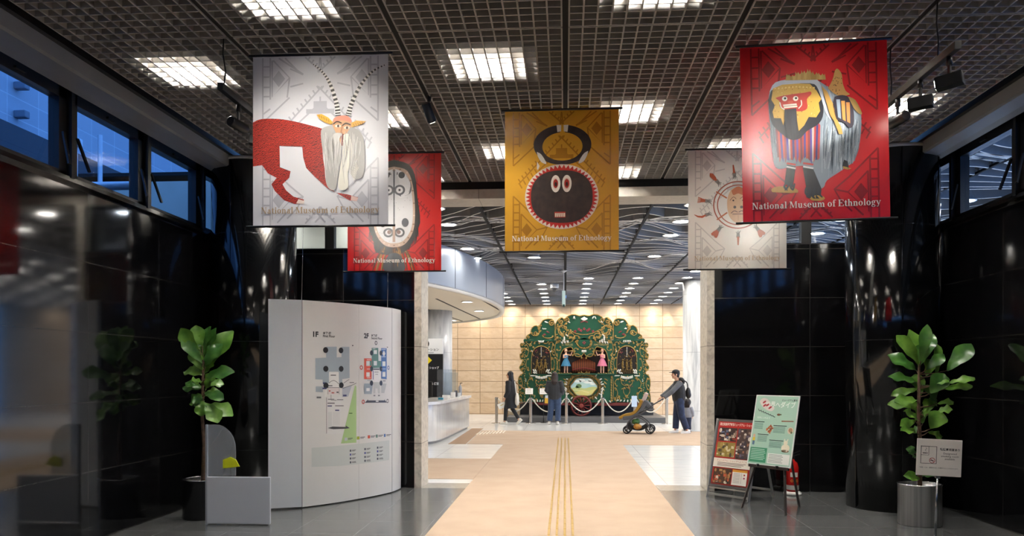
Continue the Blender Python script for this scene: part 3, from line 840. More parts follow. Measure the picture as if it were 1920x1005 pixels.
def pic_horns(a):
    m = mapper(78, 90, 752, 915); P = lambda pts: [m(*p) for p in pts]
    k = BW/674
    cx, cy = m(420, 290)
    dark = mat('dark_wood', '3d2d26', .4, noise=(14, '241a17', 5)); 
    for i in range(48):
        t, q_ = R(97+346*i/48), R(97+346*(i+1)/48)
        E = lambda t, r1, r2, dy: (cx+r1*k*math.cos(t), cy+r2*k*1.012*math.sin(t)-dy*k)
        a.poly([E(t, 171, 117, 3), E(q_, 171, 117, 3), E(q_, 119, 83, 13), E(t, 119, 83, 13)], dark)
    a.up()
    for s in (-1, 1): a.poly(P([(420+s*7, 178), (420+s*35, 176), (420+s*30, 218), (420+s*8, 214)]), 'd9d2c6')
    for s in (-1, 1): a.poly(P(curve([(420+s*152, 332), (420+s*128, 345), (420+s*104, 380), (420+s*96, 404), (420+s*125, 392), (420+s*145, 360), (420+s*152, 332)], 3)), 'dfd9cd')
    a.poly(P([(270, 390), (285, 415), (275, 440), (268, 430)]), 'd9d2c6'); a.up()
    cx, cy = m(416, 597); a.ell(cx, cy, 218*k, 192*k, 'e2d8c8', 56); a.up()
    n = 50; pts = []
    for i in range(n*2):
        t = math.pi*i/n; r1 = (1.0 if i % 2 == 0 else .885)
        pts.append((cx+216*k*r1*math.cos(t), cy+190*k*r1*math.sin(t)))
    a.poly(pts, 'b3281c'); a.up()
    sq = []
    for i in range(72):
        t = 2*math.pi*i/72; c, s = math.cos(t), math.sin(t)
        sq.append((cx+183*k*math.copysign(abs(c)**.8, c), cy+156*k*math.copysign(abs(s)**.85, s)))
    a.poly(sq, dark); a.up()
    for ex in (380, 446):
        u, v = m(ex, 520)
        eye = lambda f, du=0: [(u+f*28*k*math.sin(t)*(1 if True else 0), v+f*50*k*math.cos(t)*(1.05 if math.cos(t) < 0 else 1.0)) for t in [2*math.pi*i/20 for i in range(20)]]
        a.poly(eye(1.0), 'e7e0d4'); a.poly(eye(.66), 'd8b0a0'); a.up(); a.poly(eye(.52), '9c2a1c'); a.up(); a.ell(u, v-4*k, 7*k, 13*k, '2a1512', 12)
    a.rect(*m(373, 720), *m(438, 686), 'a83222'); a.up(); a.rect(*m(376, 716), *m(436, 694), 'd9cdb8'); a.up()
    for x in (388, 400, 412, 424): a.line(P([(x, 694), (x-2, 716)]), .004, '5a2a20')

def pic_barong(a):
    m = mapper(35, 45, 826, 990, .034); P = lambda pts: [m(*p) for p in pts]
    r = random.Random(5)
    a.poly(P(curve([(430, 215), (360, 215), (240, 235), (195, 280), (185, 360), (192, 470), (198, 600), (215, 690), (260, 700), (300, 690), (415, 695), (418, 800), (440, 815), (475, 800), (492, 765), (560, 720), (600, 690), (640, 660), (672, 560), (682, 420), (660, 350), (620, 320), (560, 312), (500, 260), (430, 215)], 3)), '8b97a3'); a.up()
    for k in range(70):                                     # shaggy coat
        x = r.uniform(470, 668); y = r.uniform(430, 520); y2 = min(y+r.uniform(130, 260), 800-(x-440)*.62)
        if y2 < y+40: continue
        hair(a, m, [[(x, y), (x-8+r.uniform(-8, 8), (y+y2)/2), (x-18+r.uniform(-10, 10), y2)]], .009, r.choice(('a9b4be', '74818d', 'bcc5cc', '5f6b77', '98a4b0')))
    for k in range(22):
        x = r.uniform(196, 260); y = r.uniform(430, 520)
        hair(a, m, [[(x, y), (x+r.uniform(-4, 8), y+70), (x+r.uniform(0, 20), y+r.uniform(110, 190))]], .008, r.choice(('a9b4be', '74818d', 'bcc5cc')))
    for k in range(14):
        x = r.uniform(480, 560); y = r.uniform(250, 330); hair(a, m, [[(x, y), (x+15, y+60), (x+10, y+150)]], .008, r.choice(('a9b4be', '9aa6b1', 'c2cad0')))
    a.up()
    for leg, ft in (([(278, 680), (262, 785), (308, 800), (325, 690)], [(190, 815), (205, 800), (260, 795), (320, 805), (335, 830), (250, 830), (195, 826)]), ([(362, 690), (388, 860), (455, 865), (462, 810), (418, 700)], [(385, 850), (405, 845), (460, 846), (480, 862), (455, 874), (408, 872)]), ([(585, 655), (575, 690), (610, 706), (605, 665)], [(580, 690), (622, 702), (600, 708), (578, 700)])):
        a.poly(P(leg), '1b1b20'); a.poly(P(curve(ft, 2)), 'b98d45')
    a.up()
    for x in (268, 285, 302, 318): hair(a, m, [[(x, 780), (x-6, 800), (x+r.uniform(-25, 15), 818)]], .016, '20222a')
    for x in (380, 400, 425, 448): hair(a, m, [[(x, 800), (x-4, 830), (x+r.uniform(-20, 20), 856)]], .018, '20222a')
    for x0, x1 in ((276, 325), (365, 420)): a.line(P([(x0, 690), (x1, 700)]), .014, 'd8d8da'); a.line(P([(x0, 672), (x1, 680)]), .014, 'c33a34')
    # chest tassels
    cols = ['6a2a3a', 'b03a30', '4a3a86', 'c04a38', '8a3038', '5a4a9a', 'c8b8b0', 'b03a30', '3c3478', 'a83a3a', '6a4a9a', 'b84434']
    for k in range(22):
        x = 218+k*11; a.poly(P([(x, 470+abs(k-11)*-2), (x+13, 470), (x+13+(k-11)*-.8, 640+r.uniform(-10, 40)), (x+1+(k-11)*-.8, 650+r.uniform(-10, 30))]), cols[k % 12])
    a.up()
    # dark mane, head cloth, gilded collar
    a.poly(P(curve([(185, 330), (190, 400), (205, 465), (260, 520), (300, 545), (350, 540), (390, 500), (455, 460), (480, 400), (470, 300), (440, 220), (400, 230), (230, 245), (185, 330)], 3)), '1d1f2a'); a.up()
    a.poly(P(curve([(190, 290), (225, 236), (330, 218), (430, 214), (470, 260), (490, 340), (520, 440), (490, 400), (455, 280), (410, 245), (250, 255), (190, 290)], 3)), 'b9c0cc'); a.up()
    a.poly(P([(210, 270), (260, 250), (350, 245), (410, 248), (445, 285), (470, 330), (455, 350), (462, 395), (440, 428), (400, 425), (375, 470), (345, 500), (335, 440), (270, 440), (262, 468), (250, 430), (212, 428), (205, 395), (218, 360), (200, 330)]), 'd0a648'); a.up()
    for k in range(60):
        x, y = r.uniform(214, 455), r.uniform(262, 430)
        a.ell(*m(x, y), .0035, .0035, r.choice(('7d5a1c', '8c6a28', 'e9cf86')), 6)
    for k in range(12): a.ell(*m(222+19*k, 262-abs(k-6)*-1.5), .007, .007, 'e6c878', 8)
    a.up()
    a.poly(P(curve([(222, 322), (250, 312), (330, 300), (380, 295), (412, 290), (415, 305), (392, 330), (392, 380), (345, 395), (250, 375), (245, 340), (222, 322)], 3)), 'b8342a'); a.up()
    for ex in (272, 331):
        a.ell(*m(ex, 326), .02, .019, 'e8e0d2', 14); a.up(); a.ell(*m(ex+2, 324), .009, .009, '2a1a14', 10)
    a.poly(P([(262, 358), (335, 352), (340, 372), (268, 378)]), 'e6dccc'); a.up(); a.line(P([(266, 367), (338, 362)]), .004, '7a2a22')
    a.line(P(curve([(245, 345), (252, 372), (270, 384)], 3)), .008, 'e6dccc'); a.line(P(curve([(360, 335), (362, 360), (345, 380)], 3)), .008, 'e6dccc'); a.ell(*m(303, 345), .02, .012, 'c8503e', 12)
    a.up(); a.poly(P([(270, 384), (333, 378), (336, 440), (345, 520), (320, 550), (280, 530), (268, 450)]), '24262f')
    for k in range(12): hair(a, m, [[(274+5*k, 390), (272+5*k, 450), (276+5*k+r.uniform(-6, 6), 540)]], .004, '3c4049')
    # crown, saddle cloth and tail
    for k in range(13):
        x = 290+16*k; h = 30+26*math.exp(-((k-6)/3)**2)+r.uniform(-8, 8)
        a.poly(P([(x-12, 228), (x-5, 228-h), (x+2, 228-h*.7), (x+9, 228-h*.95), (x+13, 228)]), r.choice(('b08c4a', 'a07c3c', 'c09c5a')))
    a.poly(P(curve([(505, 275), (530, 230), (545, 180), (560, 172), (580, 200), (585, 250), (600, 290), (620, 310), (560, 315), (505, 275)], 3)), 'b98a4c'); a.up()
    for k in range(20): a.ell(*m(r.uniform(530, 582), r.uniform(215, 305)), .004, .004, '5c3f18', 6)
    a.poly(P([(470, 260), (500, 290), (540, 380), (545, 430), (570, 480), (580, 520), (560, 520), (535, 450), (515, 420)]), 'b48a46')
    a.poly(P(curve([(540, 320), (580, 312), (620, 330), (640, 400), (638, 470), (615, 488), (590, 460), (548, 440), (530, 370), (540, 320)], 3)), '2a2430'); a.up()
    for k in range(3): a.poly(P([(548+26*k, 335+8*k), (568+26*k, 335+8*k), (572+24*k, 440+12*k), (556+24*k, 430+12*k)]), ('7d8a98', 'b07a3c', 'a8703a')[k])
    a.poly(P(curve([(612, 322), (650, 340), (684, 410), (668, 412), (640, 380), (612, 322)], 3)), '9c7c44')

def pic_mask(a):
    m = mapper(482, 475, 885, 972); P = lambda pts: [m(*p) for p in pts]; k = BW/403
    r = random.Random(8)
    cx = 683
    a.poly(P(curve([(cx, 502), (cx-60, 520), (cx-92, 580), (cx-100, 680), (cx-112, 780), (cx-90, 830), (cx-80, 890), (cx-20, 905), (cx+20, 905), (cx+70, 870), (cx+78, 830), (cx+112, 770), (cx+100, 660), (cx+90, 570), (cx+60, 520), (cx, 502)], 3)), '2b211d')
    for i in range(46):
        t = math.pi*(1.08+.84*i/45); x, y = cx+96*math.cos(t), 755-110*math.sin(t)
        hair(a, m, [[(x, y-10), (x+8*math.cos(t), y+10), (x+14*math.cos(t)+r.uniform(-5, 5), y+r.uniform(24, 52))]], .014, r.choice(('2b211d', '3a2a22', '1c1614')))
    for i in range(22):
        x = cx+r.uniform(-75, 75); hair(a, m, [[(x*.6+cx*.4, 868), (x, 920), (cx+(x-cx)*1.25, 972)]], .02, r.choice(('7a4a22', '8d5c2c', '5c3418', 'a8793c')))
    a.up(); a.poly(P(curve([(cx-45, 940), (cx-20, 900), (cx+20, 900), (cx+45, 940), (cx+40, 972), (cx-40, 972), (cx-45, 940)], 3)), '4a4a4e'); a.up()
    egg = lambda f: curve([(cx, 700-170*f), (cx-58*f, 700-150*f), (cx-84*f, 700-70*f), (cx-90*f, 700+40*f), (cx-80*f, 700+110*f), (cx-45*f, 700+160*f), (cx, 700+172*f), (cx+45*f, 700+160*f), (cx+80*f, 700+110*f), (cx+90*f, 700+40*f), (cx+84*f, 700-70*f), (cx+58*f, 700-150*f), (cx, 700-170*f)], 4)
    a.poly(P(egg(1.0)), 'c3a793'); a.up()
    for q in egg(.955)[::2]: a.ell(*m(*q), .012, .009, r.choice(('a98a76', 'dcc8b8', '8f705e')), 7)
    a.up(); a.poly(P(egg(.9)), 'd6d6d8'); a.up()
    a.line(P([(cx, 545), (cx, 800)]), .015, '3b3c42')
    for s in (-1, 1):
        q = lambda pts: P([(cx+s*(x-cx), y) for x, y in pts])
        a.poly(q(curve([(cx+4, 540), (cx+40, 556), (cx+70, 600), (cx+62, 650), (cx+20, 660), (cx+24, 600), (cx+4, 540)], 3)), 'e2e2e4')
        a.line(q(curve([(cx+12, 560), (cx+40, 565), (cx+66, 600), (cx+66, 640), (cx+30, 652), (cx+18, 635), (cx+26, 610)], 4)), .03, '55565c'); a.up()
        a.ell(*m(cx+s*33, 567), 14*k, 14*k, '2a2b30', 16)
        a.ell(*m(cx+s*24, 630), 24*k, 22*k, '5b5c62', 18); a.up(); a.ell(*m(cx+s*24, 630), 15*k, 14*k, 'e9e9ea', 16); a.up(); a.ell(*m(cx+s*24, 630), 5*k, 5*k, '303036', 10)
        a.ell(*m(cx+s*48, 768), 15*k, 19*k, '4a4b52', 16)
        a.ring(*m(cx+s*24, 810), 22*k, 20*k, 8*k, '33343a', 20); a.ell(*m(cx+s*20, 808), 9*k, 9*k, '6a4a42', 12)
    a.up(); a.line(P([(cx, 780), (cx, 850)]), .03, 'a88a78')
    for i in range(30): a.ell(*m(cx+r.uniform(-70, 70), r.uniform(660, 850)), .004, .004, '8a8a90', 6)

def pic_spirit(a):
    m = mapper(42, 483, 450, 967); P = lambda pts: [m(*p) for p in pts]; k = BW/408
    cx, cy = m(250, 708)
    a.ring(cx, cy, 104*k, 101*k, 5*k, '9c5238', 56); a.ring(cx, cy, 88*k, 86*k, 4.5*k, '9c5238', 48)
    for ang in (35, 148, 215, 325): a.line([(cx+55*k*math.cos(R(ang)), cy+55*k*math.sin(R(ang))), (cx+108*k*math.cos(R(ang)), cy+108*k*math.sin(R(ang)))], 6*k, 'b5683c')
    a.up()
    a.poly(P(curve([(250, 634), (222, 646), (206, 680), (205, 720), (214, 755), (232, 775), (250, 779), (268, 775), (286, 755), (295, 720), (294, 680), (278, 646), (250, 634)], 4)), 'cfab82'); a.up()
    a.poly(P(curve([(222, 650), (250, 633), (278, 650), (270, 668), (250, 662), (230, 668), (222, 650)], 4)), 'b5683c')
    for s in (-1, 1):
        a.ell(*m(250+s*20, 690), 4*k, 4*k, '40281a', 10); a.line(P(curve([(250+s*34, 690), (250+s*20, 676), (250+s*8, 684)], 4)), .006, '6a4630')
        a.ell(*m(250+s*14, 717), 6*k, 6*k, '30201a', 12); a.line(P(curve([(250+s*2, 738), (250+s*16, 732), (250+s*30, 742)], 4)), .008, '5a4030')
    a.line(P([(226, 745), (274, 745)]), .007, '4a3020'); a.line(P([(250, 750), (250, 772)]), .004, '9a7a58')
    a.up()
    def pend(ang, rr, kind):
        c_, s_ = math.cos(R(ang)), math.sin(R(ang))
        q = lambda t, w_: (cx+(rr+t)*k*c_-w_*k*s_, cy+(rr+t)*k*s_+w_*k*c_)
        for j in range(5): a.line([q(0, 0), q(-14-3*j % 7, (j-2)*5)], .006, '6b6a66')
        a.poly([q(-10, -6), q(-10, 6), q(10, 8), q(10, -8)], '7d7a74')
        if kind == 'feather': a.poly([q(8, -6), q(8, 6), q(24, 13), q(36, 15), q(40, 8), q(36, 0), q(40, -8), q(36, -15), q(24, -13)], 'a8522f')
        elif kind == 'hand':
            a.poly([q(8, -6), q(8, 6), q(28, 9), q(28, -9)], 'a8522f')
            for j in range(5): a.line([q(26, -8+4*j), q(40, -11+5.5*j)], .009, 'a8522f')
        elif kind == 'fish': a.poly([q(8, -4), q(8, 4), q(20, 8), q(40, 9), q(50, 0), q(40, -9), q(20, -8)], 'a8522f')
        elif kind == 'wing': a.line([q(6, 0), q(24, 3), q(40, -4), q(52, -16)], [.02, .024, .018, .006], 'a8522f')
        else: a.poly([q(6, -5), q(6, 5), q(40, 3), q(44, 0), q(40, -3)], 'a8522f')
    for ang, rr, kd in ((97, 128, 'blade'), (131, 130, 'fish'), (49, 130, 'fish'), (172, 130, 'hand'), (8, 130, 'hand'), (197, 134, 'wing'), (343, 134, 'wing'), (232, 128, 'feather'), (308, 128, 'feather'), (270, 128, 'blade')): pend(ang, rr, kd)

banner('banner', 'white hanging banner printed with a red carved goat with striped horns', (-1.94, 6.06), 'd6d6da', 'b4b4bb', pic_goat, 'a58d6e', R(.6))
banner('banner', 'red hanging banner printed with a long white oval mask, behind the white goat banner', (-1.965, 8.85), 'c8201c', '8e1614', pic_mask, 'efe6dc', R(.4))
banner('banner', 'ochre hanging banner printed with a round horned dark mask', (-.036, 7.49), 'd09a2c', 'a8741e', pic_horns, 'f1ead9', R(-.2))
banner('banner', 'large red hanging banner printed with a shaggy lion-like dance figure', (1.914, 6.1), 'c61a20', '861418', pic_barong, 'f0e2dc', R(-1.5)).rotation_euler.y = R(-1.1)
banner('banner', 'white hanging banner printed with a ringed wooden spirit mask, behind the red dance figure banner', (1.934, 8.94), 'dcdcd4', 'bfbfba', pic_spirit, 'b5a283', R(-.2))
# ------------------------------------------------------------------ curved floor-plan board
def arclen(pts):
    s = [0]
    for a, b in zip(pts, pts[1:]): s.append(s[-1]+math.dist(a, b))
    return s
BCV = curve([(-3.115, 9.04), (-2.90, 9.27), (-2.725, 9.5), (-2.50, 9.86), (-2.33, 10.22), (-2.285, 10.42), (-2.265, 10.62)], 6)
BSL = arclen(BCV)
def bpt(s, z, o=0.0):
    i = 0
    while i < len(BSL)-2 and BSL[i+1] < s: i += 1
    a, b = BCV[i], BCV[i+1]; t = (s-BSL[i])/(BSL[i+1]-BSL[i])
    # smooth normal: blend of the neighbouring segments
    def nrm(k):
        p, q = BCV[max(k-1, 0)], BCV[min(k+1, len(BCV)-1)]; l = math.dist(p, q)
        return ((q[1]-p[1])/l, -(q[0]-p[0])/l)
    n0, n1 = nrm(i), nrm(i+1); nx, ny = n0[0]+(n1[0]-n0[0])*t, n0[1]+(n1[1]-n0[1])*t
    return Vector((a[0]+(b[0]-a[0])*t+nx*o, a[1]+(b[1]-a[1])*t+ny*o, z))
def bq(px, py):
    """photo pixel on the board -> (arc length, height)"""
    lo, hi = -.05, BSL[-1]+.05
    for _ in range(40):
        m = (lo+hi)/2; p = bpt(m, 0); u = p.x*CA+p.y*SA; d = -p.x*SA+p.y*CA
        if 960+F*u/d < px: lo = m
        else: hi = m
    p = bpt(lo, 0); d = -p.x*SA+p.y*CA
    return lo, EYE+(HOR-py)*d/F
BHT = 2.47
brd = thing('floor_plan_board', 'tall curved white floor plan board standing by the left side of the opening', 'information board')
m_board = mat('board_white', 'dcdcda', .4)
def bslab(s0, s1, z0, z1, o0, o1, n):
    mb = MB(); vs = []
    for k in range(n+1):
        s = s0+(s1-s0)*k/n; vs += [bpt(s, z0, o0), bpt(s, z1, o0), bpt(s, z1, o1), bpt(s, z0, o1)]
    fs = [(4*k+a, 4*k+(a+1) % 4, 4*k+4+(a+1) % 4, 4*k+4+a) for k in range(n) for a in range(4)]
    return mb.add(vs, fs+[(3, 2, 1, 0), (4*n, 4*n+1, 4*n+2, 4*n+3)])
sE, _ = bq(735, 700); sM, _ = bq(673, 700)
for a, b in ((0.006, sM-.0015), (sM+.0015, sE-.005), (sE+.005, BSL[-1])):
    o = bslab(a, b, .015, BHT, -.04, 0, 14).build('front_panel', m_board, brd)
p0, p1 = Vector((-3.47, 8.90, 0)), Vector((-3.12, 9.045, 0))
MB().bar(p0+Vector((0, 0, BHT/2+.01)), p1+Vector((0, 0, BHT/2+.01)), .04, BHT-.02).build('wing_panel', mat('board_wing', 'd3d8de', .3), brd)
MB().add([bpt(s, z, o) for s in (-.004, .005) for z in (.01, BHT) for o in (-.04, -.002)], [(0, 1, 3, 2), (4, 6, 7, 5), (0, 4, 5, 1), (2, 3, 7, 6), (0, 2, 6, 4), (1, 5, 7, 3)]).build('joint_strip', mat('joint_dark', '3a3d44', .5), brd)
bslab(sE-.005, sE+.005, .01, BHT, -.04, -.002, 2).build('joint_strip', mat('joint_dark', '3a3d44', .5), brd)
for px in (558, 729):
    s, z = bq(max(px, 567), 565); q = bpt(s, BHT, -.02); MB().tube([q, q+Vector((-.05, .25, 1.65))], .0022, 5).build('stay_wire', M_STEEL, brd)
A = Art(bpt, .05, .001, .0005)
def cq(x, y): return bq(580+x/5.912, 610+y/5.912)
def cpoly(pts, c): A.poly([cq(*p) for p in pts], c)
cpoly([(0, 0)]*3, 'dcdcda') if False else None
INK = '2a2b2e'
s, z = cq(30, 124); A.text('1F', s, z, .085, INK, 'LEFT', .004)
s, z = cq(150, 96); A.text('本館1階', s, z, .034, INK, 'LEFT', .001)
s, z = cq(150, 130); A.text('First Floor', s, z, .040, INK, 'LEFT', .0012)
s, z = cq(606, 140); A.text('2F', s, z, .085, INK, 'LEFT', .004)
s, z = cq(686, 122); A.text('本館2階', s, z, .034, INK, 'LEFT', .001)
s, z = cq(686, 152); A.text('Second Floor', s, z, .040, INK, 'LEFT', .0012)
GB = 'a3b0ba'; LG = 'd0d4d6'
cpoly([(556, 180), (880, 170), (880, 240), (556, 240)], 'd3d5d5') if False else None
cpoly([(186, 238), (303, 236), (303, 355), (356, 352), (356, 238), (443, 238), (446, 584), (365, 596), (365, 672), (330, 700), (326, 514), (217, 514), (217, 640), (147, 640), (147, 602), (66, 598), (66, 364), (186, 358)], GB)
cpoly([(70, 678), (150, 676), (150, 740), (70, 738)], GB)
cpoly([(217, 520), (326, 518), (326, 640), (335, 770), (205, 770), (170, 800), (170, 700), (217, 640)], 'e4e4e2')
A.up()
cpoly([(205, 690), (330, 690), (330, 765), (205, 765)], 'ddd3d3'); cpoly([(365, 690), (470, 668), (430, 790), (362, 796)], 'b3bac6')
cpoly([(520, 680), (520, 1300), (350, 1310), (505, 660)], 'a9c98b')
cpoly([(190, 800), (350, 790), (350, 1200), (190, 1210)], 'dedede'); A.up()
for x, y in ((180, 274), (350, 278), (182, 482), (352, 482), (184, 668), (354, 664)):
    s, z = cq(x, y); A.ell(s, z, .036, .036, '26272b', 16)
for pts in ([(217, 640), (240, 620), (270, 610), (300, 625), (326, 650)], [(205, 765), (205, 690), (330, 690), (330, 765)], [(365, 700), (480, 660), (520, 640)], [(190, 800), (190, 1200)], [(240, 770), (240, 830), (300, 830)], [(380, 640), (440, 600)]):
    A.line([cq(*p) for p in pts], .006, '5a5c60')
for x, y, w, h, c in ((235, 548, 60, 10, '55575b'), (150, 632, 40, 20, '4a4f7a'), (145, 690, 45, 18, '4a4f7a'), (372, 768, 40, 20, '4a4f7a'), (205, 815, 70, 8, '6a6c70'), (305, 820, 70, 8, '6a6c70'), (200, 858, 80, 10, '55575b'), (200, 888, 50, 12, '4a4f7a'), (285, 888, 95, 8, '55575b'), (285, 935, 45, 14, '4a4f7a'), (215, 720, 18, 14, 'c25a50'), (245, 742, 30, 12, 'c25a50'), (300, 735, 24, 14, '55575b'), (440, 970, 36, 10, '4f6f3a'), (80, 790, 50, 18, '6a6c70'), (430, 984, 1, 1, '4f6f3a'), (445, 630, 50, 8, '6a6c70'), (200, 665, 55, 9, '3a3c40'), (205, 960, 45, 200, 'd2d3d4'), (260, 960, 80, 150, 'd6d6d6')):
    cpoly([(x, y), (x+w, y), (x+w, y+h), (x, y+h)], c)
cpoly([(470, 218), (490, 220), (478, 234)], INK); cpoly([(855, 238), (874, 240), (864, 250)], INK)
# second floor plan
cpoly([(690, 250), (763, 250), (765, 395), (795, 395), (795, 470), (690, 475), (690, 458), (668, 440), (668, 395), (690, 390)], '5d8579')
cpoly([(795, 252), (856, 255), (856, 598), (795, 590)], '4f74ae'); cpoly([(606, 366), (688, 368), (688, 598), (606, 596)], 'd9593c')
cpoly([(606, 645), (705, 645), (690, 762), (606, 760)], GB); cpoly([(690, 478), (790, 478), (790, 630), (690, 630)], 'ededec')
cpoly([(705, 630), (780, 630), (780, 755), (760, 755), (755, 700), (730, 700), (730, 755), (708, 755)], 'c3c6c4'); cpoly([(795, 650), (855, 645), (830, 752), (795, 750)], 'bcc0c0'); A.up()
for x0, y0, x1, y1 in ((712, 275, 748, 318), (712, 395, 748, 445), (630, 395, 668, 450), (630, 520, 668, 570), (808, 400, 842, 452), (808, 515, 842, 570), (630, 695, 668, 730)): cpoly([(x0, y0), (x1, y0), (x1, y1), (x0, y1)], 'e8e8e6')
cpoly([(825, 278), (842, 312), (825, 348), (808, 312)], 'e8e8e6')
for x, y in ((688, 306), (793, 308), (688, 482), (793, 482), (688, 640), (793, 640)): s, z = cq(x, y); A.ell(s, z, .03, .034, '26272b', 14)
for x, y, w, h, c in ((700, 258, 30, 6, 'd9e0dd'), (635, 378, 45, 8, 'efd0c8'), (635, 480, 40, 8, 'efd0c8'), (635, 578, 40, 8, 'efd0c8'), (800, 262, 45, 7, 'c9d4e6'), (800, 345, 45, 7, 'c9d4e6'), (800, 480, 45, 7, 'c9d4e6'), (720, 515, 45, 7, '8a8c90'), (730, 540, 30, 6, '8a8c90'), (702, 500, 8, 100, '7a6ca0'), (705, 480, 70, 14, '55575b'), (710, 770, 20, 16, '8a8c90'), (760, 770, 20, 16, '8a8c90'), (640, 608, 40, 6, '9a9ca0'), (815, 610, 28, 12, '9a9ca0')): cpoly([(x, y), (x+w, y), (x+w, y+h), (x, y+h)], c)
cpoly([(612, 858), (650, 820), (650, 832), (830, 832), (830, 820), (858, 856)], '46484c')
for x, y, c in ((575, 468, 'c8453a'), (596, 848, 'c8453a'), (875, 470, '5f74a4'), (866, 838, '6a6c70'), (738, 195, '55575b')): s, z = cq(x, y); A.ring(s, z, .026, .028, .012, c, 16)
A.up(); cpoly([(735, 836), (765, 836), (765, 848), (735, 848)], 'e8e8e6')
# legend
def dq(x, y): return bq(560+x/8.375, 780+y/8.375)
def dpoly(pts, c): A.poly([dq(*p) for p in pts], c)
dpoly([(455, 190), (530, 165), (740, 172), (738, 150), (800, 190), (740, 200), (540, 208)], '46484c')
for x, y, c in ((718, 340, 'bcc4cc'), (910, 322, 'a8b43c'), (1082, 305, 'd9593c'), (1210, 293, '5d8579'), (1335, 282, '4f74ae')):
    w = 44 if x < 1000 else 36 if x < 1200 else 28
    dpoly([(x, y), (x+w, y-3), (x+w, y+45), (x, y+48)], c)
    dpoly([(x+w+10, y+8), (x+w+85, y+2), (x+w+85, y+12), (x+w+10, y+18)], '55575b'); dpoly([(x+w+10, y+26), (x+w+65, y+21), (x+w+65, y+30), (x+w+10, y+34)], '77797d')
dpoly([(200, 500), (1420, 380), (1420, 690), (760, 775), (200, 800)], 'c9cfcd'); A.up()
for x, y0, n in ((800, 530, 4), (1028, 505, 4), (1225, 482, 4)):
    for k in range(n):
        y = y0+61*k-(0 if x < 1200 else 3*k)
        dpoly([(x, y), (x+24, y-2), (x+24, y+30), (x, y+32)], '4a4f5c' if k != 1 else '4a4f9a')
        dpoly([(x+34, y+3), (x+95, y-3), (x+95, y+7), (x+34, y+12)], '5a5c60'); dpoly([(x+34, y+18), (x+80+20*(k == 3), y+13), (x+80+20*(k == 3), y+21), (x+34, y+26)], '6a6c70')
A.build('printed_floor_plan', brd, .4)

# ------------------------------------------------------------------ low screen beside the board
scr = thing('low_screen', 'low pale screen with a clear upright panel, left of the floor plan board', 'screen', (-3.55, 8.02, 0))
MB().rbox((.105, 0, .26), (.69, .03, .5), .012).build('lower_panel', mat('screen_panel', 'bfc3cc', .35), scr)
oc = [(-.24, .52), (.07, .52)]
oc += [(.07-.22*(1-math.cos(R(a))), .80+.26*math.sin(R(a))) for a in range(0, 91, 10)] + [(-.24, 1.06)]
MB().prism(oc, lambda u, v, t: Vector((u, t, v)), -.006, .006).build('clear_panel', glass('screen_acrylic', 'f0f4f6', 1.0, .22), scr)
MB().rbox((-.245, 0, .53), (.02, .03, 1.06), .004).build('post', mat('grey_post', '8f949c', .4), scr)
MB().prism([(-.06, .60), (.12, .62), (.08, .69), (.02, .72), (-.06, .69)], lambda u, v, t: Vector((u, t, v)), -.02, -.012).build('yellow_tag', mat('tag_yellow', 'd9e020', .5), scr)

# ------------------------------------------------------------------ potted fig trees
m_leaf = mat('fig_leaf', '457425', .36, noise=(9, '6f9a3a', 3)); m_leaf2 = mat('fig_leaf_dark', '2a5820', .33, noise=(9, '4a7a30', 3))
m_bark = mat('fig_bark', '6b5240', .8, noise=(30, '4d3a2c'))
m_soil = mat('potting_soil', '2a211a', .95, noise=(40, '3a2e24'))
def leaf(mb, b, t, w, nrm, rr, mi):
    b, t = Vector(b), Vector(t); ax = t-b; L = ax.length; ax.normalize()
    n = (nrm-ax*nrm.dot(ax)).normalized(); sd = ax.cross(n)
    K = 9; prof = [.06, .3, .5, .62, .76, .9, 1.0, .92, .62, .08]
    ph = rr.uniform(0, 6); droop = rr.uniform(.06, .2)*L
    vs = []
    for k in range(K+1):
        s = k/K; hw = w*prof[k]/2
        c = b+ax*(L*s)+n*(droop*(math.sin(s*math.pi*.8)*.6-s*s*.9))
        for j in (-2, -1, 0, 1, 2):
            q = j/2
            vs.append(c+sd*(hw*q)+n*(.22*hw*abs(q)+.014*math.sin(ph+s*14+q*2)*abs(q)))
    fs = [(k*5+j, k*5+j+1, k*5+j+6, k*5+j+5) for k in range(K) for j in range(4)]
    mb.add(vs, fs, mi, True)
    mb.add([v-n*.003 for v in vs], [f[::-1] for f in fs], mi, True)
